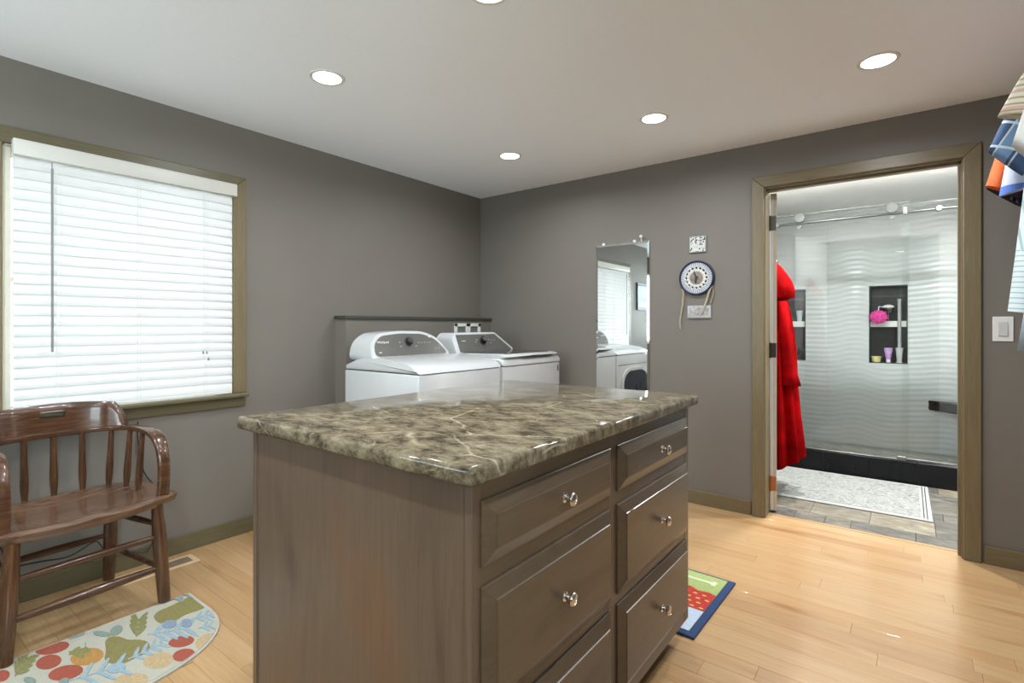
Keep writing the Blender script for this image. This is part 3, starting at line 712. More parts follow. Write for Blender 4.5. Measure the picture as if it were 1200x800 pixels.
# red robe hanging on the door
def press(b):
    for v in b.verts:
        lim = 2.2835+0.0365-(v.co.y-3.54)*0.209+0.006
        if v.co.x < lim: v.co.x = lim+(v.co.x-lim)*0.02
    return b
t = thing('hooded_robe', 'bright red hooded robe hanging from the open white door', 'robe', (2.22, 4.02, 1.60))
def fold_body(secs, seg=48, nf=7, amp=0.10, ph=0.0):
    b = NB(); rings = []
    for (zz, cx, cy, rx, ry) in secs:
        ring = []
        for k in range(seg):
            a = 2*PI*k/seg; f = 1+amp*math.sin(nf*a+ph+zz*2.0)*min(1, (1.62-zz)*2)
            ring.append(b.verts.new((cx+rx*f*math.cos(a), cy+ry*f*math.sin(a), zz)))
        rings.append(ring)
    for i in range(len(rings)-1):
        for k in range(seg): b.faces.new((rings[i][k], rings[i][(k+1) % seg], rings[i+1][(k+1) % seg], rings[i+1][k]))
    b.faces.new(rings[0][::-1]); b.faces.new(rings[-1]); return b
b = fold_body([(1.34, 2.245, 4.02, 0.055, 0.07), (1.20, 2.25, 4.02, 0.075, 0.12), (1.0, 2.26, 4.02, 0.085, 0.15), (0.76, 2.265, 4.02, 0.088, 0.17), (0.55, 2.265, 4.01, 0.105, 0.19), (0.40, 2.265, 4.0, 0.12, 0.20), (0.27, 2.265, 4.0, 0.13, 0.21)], nf=9, amp=0.17)
for v in b.verts:
    if v.co.z < 0.3: v.co.z -= (2.42-v.co.x)*0.45
press(b); obj('robe_body', b, M['red_robe'], t, 'all')
b = fold_body([(1.345, 2.262, 4.02, 0.050, 0.07), (1.36, 2.262, 4.02, 0.082, 0.11), (1.41, 2.262, 4.02, 0.086, 0.12), (1.47, 2.255, 4.02, 0.075, 0.11), (1.53, 2.24, 4.02, 0.055, 0.08), (1.58, 2.225, 4.02, 0.034, 0.05), (1.615, 2.212, 4.02, 0.012, 0.02)], nf=5, amp=0.05)
press(b); obj('hood', b, M['red_robe'], t, 'all')
b = NB()
rings = []
for zz, cx, rx, ry in ((1.33, 2.285, 0.028, 0.05), (1.1, 2.30, 0.042, 0.06), (0.95, 2.305, 0.05, 0.065), (0.83, 2.310, 0.065, 0.072), (0.755, 2.315, 0.080, 0.078)):
    rings.append([b.verts.new((cx+rx*(1+.08*math.sin(4*2*PI*k/32))*math.cos(2*PI*k/32), 3.93+ry*math.sin(2*PI*k/32), zz-(0.3*(2.40-cx-rx*math.cos(2*PI*k/32))*-0.35 if zz < .8 else 0))) for k in range(32)])
for i in range(4):
    for k in range(32): b.faces.new((rings[i][k], rings[i][(k+1) % 32], rings[i+1][(k+1) % 32], rings[i+1][k]))
b.faces.new(rings[0][::-1]); b.faces.new(rings[-1]); press(b); obj('sleeve', b, M['red_robe'], t, 'all')
b = NB(); tube(b, [(2.222, 4.02, 1.60), (2.235, 4.02, 1.60), (2.24, 4.02, 1.62)], 0.006, 8); hk = obj('hook', b, M['nickel'], t)

# ------------------------------------------------------------------ island
CX0, CX1, CY0, CY1 = 1.452, 2.3465, 0.688, 1.950
isl = thing('island_cabinet', 'grey-brown stained island cabinet with six raised drawers and silver knobs', 'cabinet', (1.9, 1.32, 0))
kx0, kx1, ky0, ky1, kz0, kz1 = 1.482, 2.317, 0.7217, 1.922, 0.078, 0.870
b = NB(); box(b, kx0+0.008, kx1-0.020, ky0+0.008, ky1, kz0, kz1); obj('carcass', b, M['cab_z'], isl)
b = NB(); box(b, kx0+0.02, kx1-0.012, ky0+0.0035, ky0+0.0085, kz0, kz1-0.0005); q = obj('end_panel', b, M['cab_z'], isl)
b = NB(); box(b, kx0, kx0+0.020, ky0-0.001, ky0+0.03, 0.0, kz1-0.0005, 0.002, 1); obj('corner_post', b, M['cab_z'], isl)
b = NB(); box(b, kx1-0.020, kx1, ky0, ky0+0.026, kz0, kz1-0.0005, 0.0015, 1); obj('stile', b, M['cab_z'], isl)
b = NB(); box(b, kx1-0.020, kx1-0.0005, 1.278, 1.327, kz0, kz1-0.0005); obj('stile', b, M['cab_z'], isl)
b = NB(); box(b, kx1-0.020, kx1, 1.884, ky1, kz0, kz1-0.0005, 0.0015, 1); obj('stile', b, M['cab_z'], isl)
for a, c2 in ((0.822, kz1-0.0005), (0.658, 0.705), (0.376, 0.418), (kz0, 0.128)):
    for u0, u1 in ((ky0+0.026, 1.278), (1.327, 1.884)):
        b = NB(); box(b, kx1-0.020, kx1-0.001, u0, u1, a, c2); obj('rail', b, M['cab_y'], isl)
b = NB(); box(b, kx0+0.03, kx1-0.075, ky0+0.01, ky1-0.02, 0.0, kz0); obj('toe_kick', b, M['cab_dark'], isl)
b = NB(); box(b, kx0+0.02, kx1-0.075, ky0+0.0005, ky0+0.010, 0.0, kz0); obj('end_panel_base', b, M['cab_z'], isl)
def drawer(y0, y1, z0, z1):
    x0, x1 = kx1, kx1+0.020
    b = NB()
    # stepped raised panel: outer edge, sloped border, bead, raised centre
    lev = [(0.0, x0), (0.0, x0+0.0045), (0.0018, x0+0.0060), (0.029, x0+0.0165), (0.0305, x0+0.0195), (0.033, x1), (0.035, x1)]
    rs = []
    for ins, xx in lev:
        rs.append([b.verts.new((xx, yv, zv)) for yv, zv in ((y0+ins, z0+ins), (y1-ins, z0+ins), (y1-ins, z1-ins), (y0+ins, z1-ins))])
    for i in range(len(rs)-1):
        for k in range(4): b.faces.new((rs[i][k], rs[i][(k+1) % 4], rs[i+1][(k+1) % 4], rs[i+1][k]))
    b.faces.new(rs[0][::-1]); b.faces.new(rs[-1])
    dw = obj('drawer', b, M['cab_y'], isl)
    kb = NB(); yc, zc = (y0+y1)/2+0.005, (z0+z1)/2+0.002
    lathe(kb, [(0.011, 0.0), (0.0115, 0.002), (0.006, 0.004), (0.0052, 0.012), (0.0075, 0.016), (0.0145, 0.020), (0.0155, 0.024), (0.013, 0.0275), (0.010, 0.0285), (0.0095, 0.0275), (0.004, 0.029), (0, 0.0295)], (x1, yc, zc), 'X', 24)
    obj('knob', kb, M['nickel'], dw, True)
for z0, z1 in ((0.700, 0.828), (0.412, 0.662), (0.124, 0.382)):
    drawer(0.744, 1.281, z0, z1); drawer(1.324, 1.887, z0, z1)
# worktop: rounded edge slab
b = NB(); box(b, CX0, CX1, CY0, CY1, 0.870, 0.905)
vert_edges = [e for e in b.edges if abs(e.verts[0].co.z-e.verts[1].co.z) > 0.01]
bmesh.ops.bevel(b, geom=vert_edges, offset=0.010, segments=3, affect='EDGES', profile=0.5)
top_e = [e for e in b.edges if e.verts[0].co.z > 0.904 and e.verts[1].co.z > 0.904]
bmesh.ops.bevel(b, geom=top_e, offset=0.011, segments=5, affect='EDGES', profile=0.5)
bot_e = [e for e in b.edges if e.verts[0].co.z < 0.871 and e.verts[1].co.z < 0.871]
bmesh.ops.bevel(b, geom=bot_e, offset=0.006, segments=3, affect='EDGES', profile=0.5)
o = obj('island_worktop', b, M['marble'], None, True); tag(o, 'glossy brown marble-look worktop on the island cabinet', 'worktop')

# ------------------------------------------------------------------ laundry machines
MX0, MX1 = 0.152, 0.83
def machine_base(t, y0, y1):
    b = NB(); box(b, MX0, MX1, y0, y1, 0.03, 0.893, 0.010, 3); bd = obj('body', b, M['white'], t, True)
    b = NB(); box(b, MX0+0.012, MX1-0.012, y0+0.012, y1-0.012, 0.880, 0.900); obj('seam', b, M['seam'], t)
    for xx in (MX0+0.06, MX1-0.06):
        for yy in (y0+0.06, y1-0.06):
            b = NB(); tube(b, [(xx, yy, 0), (xx, yy, 0.04)], 0.02, 10); obj('foot', b, M['black'], t)
    return bd
def arch_panel(t, outline, zb, inset_outline, matp, lean=0.42, xf=0.405, xb=0.17, name='console'):
    """console with a leaning front"""
    b = NB(); n = len(outline)
    F = [b.verts.new((xf-lean*(z-zb), y, z)) for y, z in outline]
    Bk = [b.verts.new((xb+0.25*max(0, z-zb)*0.6, y, z)) for y, z in outline]
    b.faces.new(F); b.faces.new(Bk[::-1])
    for i in range(n): b.faces.new((F[i], F[(i+1) % n], Bk[(i+1) % n], Bk[i]))
    es = [e for e in b.edges if all(v in F for v in e.verts)]
    bmesh.ops.bevel(b, geom=es, offset=0.009, segments=3, affect='EDGES', profile=0.5)
    es = [e for e in b.edges if max(v.co.x for v in e.verts) < xb+0.05 and e.verts[0].co.z > zb+0.02]
    c = obj(name, b, M['white'], t, 25)
    b = NB(); n = len(inset_outline)
    F = [b.verts.new((xf-lean*(z-zb)+0.004, y, z)) for y, z in inset_outline]
    Bk = [b.verts.new((xf-lean*(z-zb)-0.006, y, z)) for y, z in inset_outline]
    b.faces.new(F); b.faces.new(Bk[::-1])
    for i in range(n): b.faces.new((F[i], F[(i+1) % n], Bk[(i+1) % n], Bk[i]))
    p = obj('control_panel', b, matp, t); p['label'] = 'grey control panel'
    return c, p
def on_panel(y, z, zb, lean=0.42, xf=0.405, off=0.005): return Vector((xf-lean*(z-zb)+off, y, z))
def smooth_poly(pts, r=0.03, n=4):
    out = []
    for i in range(len(pts)):
        p0, p1, p2 = Vector(pts[i-1]), Vector(pts[i]), Vector(pts[(i+1) % len(pts)])
        d0, d2 = (p0-p1), (p2-p1); rr = min(r, d0.length*0.45, d2.length*0.45)
        a, c = p1+d0.normalized()*rr, p1+d2.normalized()*rr
        for k in range(n+1):
            s = k/n; q = a*(1-s)**2+p1*2*s*(1-s)+c*s*s; out.append((q.x, q.y))
    return out
def dial(t, y, z, zb):
    p = on_panel(y, z, zb); b = NB()
    lathe(b, [(0.031, 0), (0.031, 0.003), (0.024, 0.004), (0.0225, 0.022), (0.018, 0.026), (0, 0.026)], (0, 0, 0), 'X', 24)
    rot = Matrix.Rotation(-math.atan(0.42), 4, 'Y')
    bmesh.ops.transform(b, matrix=Matrix.Translation(p) @ rot, verts=b.verts); k = obj('dial', b, M['black'], t, True); k['label'] = 'dark round dial with silver centre'
    b = NB(); lathe(b, [(0.0165, 0.0255), (0.0165, 0.0275), (0.010, 0.0275), (0.0, 0.0272)], (0, 0, 0), 'X', 20)
    bmesh.ops.transform(b, matrix=Matrix.Translation(p) @ rot, verts=b.verts); obj('dial_centre', b, M['chrome'], k, True)
def lettering(t, text, y, z, zb, size, mat):
    cu = bpy.data.curves.new('lettering', 'FONT'); cu.body = text; cu.size = size; cu.extrude = 0.0003; cu.resolution_u = 2
    tmp = bpy.data.objects.new('tmp', cu); COL.objects.link(tmp)
    bpy.context.view_layer.update()
    me = bpy.data.meshes.new_from_object(tmp.evaluated_get(bpy.context.evaluated_depsgraph_get())); bpy.data.objects.remove(tmp)
    me.name = 'lettering'
    rot = Matrix.Rotation(-math.atan(0.42), 4, 'Y') @ Matrix(((0, 0, 1, 0), (1, 0, 0, 0), (0, 1, 0, 0), (0, 0, 0, 1)))
    me.transform(Matrix.Translation(on_panel(y, z, zb)-WL(t)) @ rot); me.materials.clear(); me.materials.append(mat)
    o = bpy.data.objects.new('lettering', me); link(o, t); return o
def marks(t, pts, zb):
    b = NB()
    for y, z, w, h in pts:
        p = on_panel(y, z, zb, off=0.0045); r = bmesh.ops.create_cube(b, size=1.0)
        bmesh.ops.scale(b, vec=(0.0008, w, h), verts=r['verts']); bmesh.ops.transform(b, matrix=Matrix.Translation(p) @ Matrix.Rotation(-math.atan(0.42), 4, 'Y'), verts=r['verts'])
    o_ = obj('button_marks', b, plain('printed_marks', (0.55, 0.55, 0.52), 0.5), t); o_['kind'] = 'stuff'

# dryer (near)
Y0, Y1 = 1.942, 2.668; ZB = 0.965
dry = thing('dryer', 'white dryer with arched grey control panel, nearer the window', 'dryer', ((MX0+MX1)/2, (Y0+Y1)/2, 0))
machine_base(dry, Y0, Y1)
b = NB(); prism(b, [(MX0+0.01, 0.8975), (MX0+0.01, 0.925), (0.27, 0.955), (0.36, 0.970), (0.50, 0.972), (0.64, 0.963), (0.745, 0.948), (0.800, 0.932), (0.826, 0.913), (0.834, 0.8975)], Y0-0.001, Y1+0.001, 'XZ', 0.012, 4)
obj('top_deck', b, M['white'], dry, 40)
ol = smooth_poly([(1.957, 0.950), (1.970, 1.055), (2.045, 1.112), (2.22, 1.126), (2.42, 1.122), (2.54, 1.082), (2.645, 0.950)], 0.05, 5)
il = smooth_poly([(1.990, 0.975), (1.996, 1.045), (2.06, 1.096), (2.22, 1.110), (2.41, 1.106), (2.52, 1.070), (2.606, 0.975)], 0.04, 5)
arch_panel(dry, ol, ZB, il, M['panel_grey'])
dial(dry, 2.275, 1.058, ZB)
lettering(dry, 'Whirlpool', 2.02, 1.052, ZB, 0.022, plain('white_print', (0.75, 0.75, 0.72), 0.5))
marks(dry, [(2.20, 1.055, .012, .003), (2.36, 1.05, .012, .003), (2.39, 1.05, .006, .004), (2.415, 1.05, .01, .003), (2.44, 1.05, .006, .004), (2.46, 1.05, .01, .003), (2.03, .998, .02, .006), (2.5, 1.01, .012, .003), (2.53, 1.01, .014, .003), (2.2, 1.03, .02, .002), (2.33, 1.03, .02, .002), (2.47, 1.085, .02, .008)], ZB)
b = NB(); box(b, MX1-0.001, MX1+0.0012, Y0+0.02, Y1-0.02, 0.798, 0.802); q = obj('front_seam', b, M['seam'], dry)
dp = smooth_poly([(1.965, 0.22), (1.965, 0.70), (2.12, 0.768), (2.45, 0.768), (2.58, 0.70), (2.58, 0.22)], 0.07, 5)
b = NB(); prism(b, dp, MX1, MX1+0.014, 'YZ', 0.004, 2); dd_ = obj('door', b, M['white'], dry, 30)
dp = smooth_poly([(1.995, 0.28), (1.995, 0.69), (2.13, 0.742), (2.43, 0.742), (2.54, 0.68), (2.54, 0.28)], 0.07, 5)
b = NB(); prism(b, dp, MX1+0.012, MX1+0.019, 'YZ', 0.002, 2); q = obj('door_window', b, M['door_glass'], dd_, 30); q['label'] = 'smoked grey door window'

# washer (far)
Y0, Y1 = 2.688, 3.396
wsh = thing('washer', 'white top-loading washer with dark glass lid, in the corner', 'washing machine', ((MX0+MX1)/2, (Y0+Y1)/2, 0))
machine_base(wsh, Y0, Y1)
b = NB(); prism(b, [(MX0+0.01, 0.8975), (MX0+0.01, 0.945), (0.78, 0.945), (0.815, 0.938), (0.832, 0.920), (0.834, 0.8975)], Y0-0.001, Y1+0.001, 'XZ', 0.012, 4); obj('top_deck', b, M['white'], wsh, 40)
b = NB(); prism(b, [(0.40, 0.940), (0.40, 0.968), (0.76, 0.972), (0.815, 0.966), (0.835, 0.955), (0.815, 0.945)], Y0+0.03, Y1-0.03, 'XZ', 0.008, 3); lid = obj('lid', b, M['white'], wsh, 40)
b = NB(); prism(b, [(0.405, 2.76), (0.775, 2.79), (0.775, 3.32), (0.405, 3.355)], 0.966, 0.9745, 'XY', 0.001, 1); q = obj('lid_glass', b, M['glass_dark'], lid); q['label'] = 'smoked glass lid insert'
b = NB(); prism(b, smooth_poly([(2.90, 0.945), (3.02, 0.957), (3.28, 0.953), (3.28, 0.945)], 0.01, 3), 0.828, 0.8365, 'YZ'); obj('handle_recess', b, M['seam'], lid)
ol = smooth_poly([(2.700, 0.940), (2.704, 1.072), (2.74, 1.108), (3.20, 1.110), (3.385, 0.978), (3.385, 0.940)], 0.022, 4)
il = smooth_poly([(2.745, 0.972), (2.745, 1.094), (3.19, 1.096), (3.352, 0.978)], 0.006, 3)
arch_panel(wsh, ol, ZB, il, M['panel_grey'], xf=0.395)
dial(wsh, 3.02, 1.052, ZB)
marks(wsh, [(2.95, 1.055, .03, .002), (3.09, 1.055, .012, .003), (3.12, 1.05, .006, .004), (3.15, 1.05, .012, .003), (2.93, 1.04, .02, .002), (3.10, 1.03, .02, .002), (2.80, 1.05, .04, .005)], ZB)
b = NB(); box(b, MX1-0.001, MX1+0.002, 3.362, 3.374, 0.828, 0.868); obj('badge', b, M['black'], wsh)

for r_ in (dry, wsh):
    k = 0.967; r_.location = (CX-(CX-r_.location.x)*k, r_.location.y*k, 0); r_.scale = (k, k, 1.004)

# washer outlet box on the low wall
t = thing('outlet_box', 'white two-opening washer outlet box on the low wall above the washer', 'outlet box', (0.12, 3.12, 1.04))
b = NB()
y0, y1, z0, z1 = 2.962, 3.272, 1.04, 1.182; bw = 0.030
for s in ((y0, y1, z1-0.026, z1), (y0, y1, z0, z0+0.02), (y0, y0+bw, z0, z1), (y1-bw, y1, z0, z1), (3.095, 3.145, z0, z1)): box(b, 0.12, 0.132, *s, 0.002, 1)
obj('face_frame', b, M['white_plastic'], t)
b = NB(); box(b, 0.1203, 0.1220, y0+0.01, y1-0.01, z0+0.01, z1-0.01); q = obj('recess', b, plain('grey_recess', (0.16, 0.16, 0.15), 0.6), t); q['label'] = 'grey recessed back'
for yy in (3.03, 3.19):
    b = NB(); tube(b, [(0.122, yy, 1.075), (0.132, yy, 1.075), (0.136, yy, 1.06)], 0.010, 10); obj('valve', b, M['chrome'], t, True)

# ------------------------------------------------------------------ back wall pieces
mx0, mx1, mz0, mz1 = 1.138, 1.547, 0.42, 1.752
t = thing('wall_mirror', 'tall narrow frameless mirror hung between washer and wall plaque', 'mirror', ((mx0+mx1)/2, LY, mz0))
b = NB(); bv = 0.014; yf, ye = LY-0.011, LY-0.009
o4 = [b.verts.new((x, LY-0.004, z)) for x, z in ((mx0, mz0), (mx1, mz0), (mx1, mz1), (mx0, mz1))]
f4 = [b.verts.new((x, ye, z)) for x, z in ((mx0, mz0), (mx1, mz0), (mx1, mz1), (mx0, mz1))]
i4 = [b.verts.new((x, yf, z)) for x, z in ((mx0+bv, mz0+bv), (mx1-bv, mz0+bv), (mx1-bv, mz1-bv), (mx0+bv, mz1-bv))]
b.faces.new(i4); b.faces.new(o4[::-1])
for k in range(4):
    b.faces.new((f4[k], f4[(k+1) % 4], i4[(k+1) % 4], i4[k])); b.faces.new((o4[k], o4[(k+1) % 4], f4[(k+1) % 4], f4[k]))
obj('mirror_glass', b, M['mirror'], t)
for x in (1.20, 1.44):
    b = NB(); box(b, x-0.010, x+0.010, LY-0.016, LY, mz1-0.006, mz1+0.014, 0.002, 1); obj('clip', b, M['white_plastic'], t)
b = NB(); lathe(b, [(0.007, 0), (0.004, 0.004), (0.004, 0.012), (0.010, 0.016), (0.010, 0.022), (0, 0.023)][::1], (0, 0, 0), 'Z', 12)
bmesh.ops.transform(b, matrix=Matrix.Translation((1.49, LY, 1.785)) @ Matrix.Rotation(PI/2, 4, 'X'), verts=b.verts); obj('hanging_pin', b, M['white_plastic'], t, True)
b = NB(); tube(b, [(1.49, LY-0.012, 1.785), (1.49, LY-0.008, 1.752)], 0.004, 6); obj('hanger_wire', b, M['white_plastic'], t)

def spots(name, c0, c1, scale, thr=0.5):
    m, nt, b = nm(name); mp = coords(nt); v = N(nt, 'ShaderNodeTexVoronoi', Scale=scale); nt.links.new(mp.outputs[0], v.inputs['Vector'])
    r = ramp(nt, [(thr-0.06, c1), (thr+0.06, c0)]); nt.links.new(v.outputs['Distance'], r.inputs[0]); nt.links.new(r.outputs[0], b.inputs['Base Color']); b.inputs['Roughness'].default_value = 0.3; return m
t = thing('wall_tile_square', 'small square black and white speckled tile above the round plaque', 'decorative tile', (1.878, LY, 1.64))
b = NB(); box(b, 1.824, 1.932, LY-0.012, LY, 1.640, 1.746, 0.003, 2); obj('tile_body', b, M['grey_plastic'], t)
b = NB(); box(b, 1.829, 1.927, LY-0.0135, LY-0.011, 1.645, 1.741, 0.001, 1); q = obj('tile_face', b, spots('speckled_glaze', (0.60, 0.60, 0.57), (0.02, 0.02, 0.02), 80, 0.40), t); q['label'] = 'white face with black floral specks'
t = thing('wall_tile_oblong', 'small oblong grey tile hung below the round plaque', 'decorative tile', (1.888, LY, 1.21))
b = NB(); box(b, 1.811, 1.964, LY-0.012, LY, 1.212, 1.294, 0.003, 2); obj('tile_body', b, M['grey_plastic'], t)
b = NB(); box(b, 1.818, 1.957, LY-0.0132, LY-0.011, 1.219, 1.287, 0.001, 1); q = obj('tile_border', b, spots('dotted_border', (0.42, 0.42, 0.42), (0.03, 0.03, 0.03), 90, 0.3), t)
b = NB(); box(b, 1.827, 1.948, LY-0.0142, LY-0.012, 1.228, 1.278, 0.001, 1); q = obj('tile_picture', b, plain('tile_picture_print', (0.33, 0.31, 0.31), 0.4, var=0.45, scale=45), t)
# round plaque
t = thing('round_plaque', 'round blue-rimmed lace plaque with dark hands and cream ribbons', 'wall decoration', (1.872, LY, 1.475))
px, pz, pr = 1.872, 1.474, 0.113
b = NB(); lathe(b, [(pr, 0), (pr, -0.020), (pr-0.006, -0.024), (pr-0.012, -0.020), (pr-0.013, 0)][::1], (px, LY, pz), 'Y', 48); q = obj('rim', b, plain('navy_rim', (0.012, 0.018, 0.05), 0.5), t, True); q['label'] = 'dark navy rim'
b = NB(); lathe(b, [(pr-0.008, -0.001), (pr-0.010, -0.014), (0.0, -0.016)], (px, LY, pz), 'Y', 48); q = obj('disc', b, plain('blue_grey_cloth', (0.32, 0.36, 0.46), 0.7, var=0.1), t, True)
b = NB()
for k in range(44):
    a = 2*PI*k/44; rr = bmesh.ops.create_cube(b, size=1.0)
    bmesh.ops.scale(b, vec=(0.0050, 0.002, 0.030), verts=rr['verts'])
    bmesh.ops.transform(b, matrix=Matrix.Translation((px, LY-0.0165, pz)) @ Matrix.Rotation(a, 4, 'Y') @ Matrix.Translation((0, 0, pr-0.024)), verts=rr['verts'])
obj('rim_stitches', b, plain('white_thread', (0.66, 0.68, 0.70), 0.7), t)
b = NB(); n = 16
for k in range(n):
    a = 2*PI*k/n; lathe(b, [(0.008, 0), (0.0125, -0.003), (0.014, -0.003), (0.0145, 0)], (px+0.064*math.sin(a), LY-0.0165, pz+0.064*math.cos(a)), 'Y', 10)
    lathe(b, [(0.0, -0.002), (0.013, -0.002), (0.013, 0)], (px+0.050*math.sin(a+.2), LY-0.0160, pz+0.050*math.cos(a+.2)), 'Y', 8)
q = obj('lace_ring', b, plain('white_lace', (0.74, 0.74, 0.70), 0.8), t); q['label'] = 'white lace ring'
b = NB(); lathe(b, [(0.042, -0.001), (0.042, -0.005), (0, -0.006)], (px, LY-0.0160, pz), 'Y', 28); obj('centre_disc', b, plain('taupe_centre', (0.24, 0.20, 0.17), 0.7, var=0.35, scale=60), t)
b = NB(); prism(b, [(px-0.012, pz+0.048), (px-0.016, pz+0.040), (px-0.008, pz+0.005), (px-0.010, pz-0.03), (px+0.001, pz-0.036), (px+0.006, pz-0.012), (px+0.014, pz+0.012), (px+0.002, pz+0.010)], LY-0.0245, LY-0.021, 'XZ'); q = obj('pointer', b, M['black'], t); q['label'] = 'dark hand-shaped pointer'
def ribbon(pts, w):
    b = NB(); L, Rr, T = [], [], []
    for (x, z, yo) in pts: L.append(b.verts.new((x-w/2, LY-yo, z))); Rr.append(b.verts.new((x+w/2, LY-yo-0.003, z)))
    for i in range(len(pts)-1): b.faces.new((L[i], Rr[i], Rr[i+1], L[i+1]))
    r = bmesh.ops.solidify(b, geom=b.faces[:], thickness=0.0012)
    return b
crm = plain('cream_ribbon', (0.66, 0.60, 0.44), 0.7)
obj('ribbon', ribbon([(1.782, 1.41, .012), (1.786, 1.37, .014), (1.782, 1.31, .012), (1.770, 1.25, .010), (1.763, 1.19, .012), (1.766, 1.14, .010)], 0.012), crm, t)
obj('ribbon', ribbon([(1.770, 1.41, .008), (1.771, 1.33, .008), (1.776, 1.25, .006)], 0.003), crm, t)
obj('ribbon', ribbon([(1.968, 1.415, .014), (1.955, 1.39, .018), (1.938, 1.33, .018), (1.918, 1.27, .018), (1.894, 1.228, .018)], 0.014), crm, t)
obj('ribbon', ribbon([(1.975, 1.42, .010), (1.978, 1.37, .010), (1.962, 1.31, .010)], 0.006), crm, t)

# light switch
t = thing('light_switch', 'white rocker light switch on the wall right of the doorway', 'switch', (3.33, LY, 1.09))
b = NB(); box(b, 3.292, 3.367, LY-0.006, LY, 1.086, 1.206, 0.003, 2); obj('cover_plate', b, M['white_plastic'], t)
b = NB(); prism(b, [(LY-0.006, 1.110), (LY-0.012, 1.114), (LY-0.007, 1.178), (LY-0.006, 1.180)], 3.312, 3.347, 'YZ', 0.001, 1); obj('rocker', b, M['white'], t)

# picture on the left wall, seen only in the mirror
t = thing('framed_picture', 'dark blue framed picture on the left wall, seen only in the mirror', 'picture', (0, -0.07, 1.38))
b = NB()
for s in ((-0.28, 0.13, 1.72, 1.76), (-0.28, 0.13, 1.38, 1.42), (-0.28, -0.24, 1.42, 1.72), (0.09, 0.13, 1.42, 1.72)): box(b, 0, 0.02, *s, 0.002, 1)
obj('frame', b, plain('navy_frame', (0.02, 0.035, 0.06), 0.4), t)
b = NB(); box(b, 0.001, 0.010, -0.24, 0.09, 1.42, 1.72); q = obj('print', b, plain('blue_grey_print', (0.26, 0.33, 0.38), 0.4, var=0.5, scale=9), t)

# ------------------------------------------------------------------ chair
ch = thing('captains_chair', 'dark walnut captain\'s armchair with spindle back under the window', 'chair', (0.322, 0.575, 0), R(4.5))
def cpart(name, b, mat, par=ch, sm=True): return obj(name, b, mat, par, sm, local=True)
def seat_bm():
    b = NB(); nx, ny = 22, 26
    def half(y):     # front and back limit at lateral y (unit)
        u = abs(y)
        front = 0.245-0.09*u**2.6; backx = -0.235+0.10*u**3.2
        return backx, front
    top, bot = {}, {}
    for j in range(ny+1):
        v = -1+2*j/ny; vv = math.sin(v*PI/2)*0.5+v*0.5; yb = vv*0.312; b0, f0 = half(vv)
        for i in range(nx+1):
            s = i/nx; x = b0+(f0-b0)*s
            cxn, cyn = (x+0.0)/0.19, yb/0.25
            dish = 0.020*max(0, 1-(cxn**2+cyn**2)**1.5)
            dish -= 0.006*math.exp(-((yb)/0.035)**2)*max(0, min(1, (x+0.02)/0.2))
            edge = min(s, 1-s, (1-abs(v))/1.0*1.6); rd = 0.008*max(0, 1-edge/0.05)**2
            top[i, j] = b.verts.new((x, yb, 0.450-dish-rd))
            ins = 0.007*max(0, 1-edge/0.10)
            bot[i, j] = b.verts.new((x-math.copysign(ins, s-0.5), yb-math.copysign(ins, v), 0.408+0.006*max(0, 1-edge/0.05)))
    for j in range(ny):
        for i in range(nx):
            b.faces.new((top[i, j], top[i+1, j], top[i+1, j+1], top[i, j+1])); b.faces.new((bot[i, j], bot[i, j+1], bot[i+1, j+1], bot[i+1, j]))
    for i in range(nx):
        b.faces.new((top[i, 0], bot[i, 0], bot[i+1, 0], top[i+1, 0])); b.faces.new((top[i, ny], top[i+1, ny], bot[i+1, ny], bot[i, ny]))
    for j in range(ny):
        b.faces.new((top[0, j], top[0, j+1], bot[0, j+1], bot[0, j])); b.faces.new((top[nx, j], bot[nx, j], bot[nx, j+1], top[nx, j+1]))
    return b
cpart('seat', seat_bm(), M['chair_seat'], sm=50)
FL = {}
for sx in (1, -1):
    for sy in (1, -1):
        tp = Vector((0.178, 0.222*sy, 0.415)) if sx > 0 else Vector((-0.165, 0.185*sy, 0.415))
        ft = Vector((0.190, 0.245*sy, 0.0115)) if sx > 0 else Vector((-0.255, 0.205*sy, 0.0))
        FL[sx, sy] = (tp, ft)
        b = NB(); n = 10; pr_ = [0.021, 0.022, 0.024, 0.0255, 0.026, 0.026, 0.0255, 0.025, 0.024, 0.0235, 0.0225]
        tube(b, [tp+(ft-tp)*i/n for i in range(n+1)], pr_, 16); cpart('leg', b, M['chair'])
def legpt(sx, sy, z): tp, ft = FL[sx, sy]; k = (tp.z-z)/(tp.z-ft.z); return tp+(ft-tp)*k
def rung(a, c, r=0.011):
    b = NB(); n = 8; tube(b, [a+(c-a)*i/n for i in range(n+1)], [r*(0.8+0.55*math.sin(PI*i/n)) for i in range(n+1)], 12); cpart('stretcher', b, M['chair_y'])
rung(legpt(1, -1, 0.285), legpt(1, 1, 0.285)); rung(legpt(1, -1, 0.150), legpt(1, 1, 0.155), 0.013)
for sy in (1, -1):
    rung(legpt(1, sy, 0.335), legpt(-1, sy, 0.325), 0.010); rung(legpt(1, sy, 0.150), legpt(-1, sy, 0.165), 0.010)
rung(legpt(-1, -1, 0.22), legpt(-1, 1, 0.22))
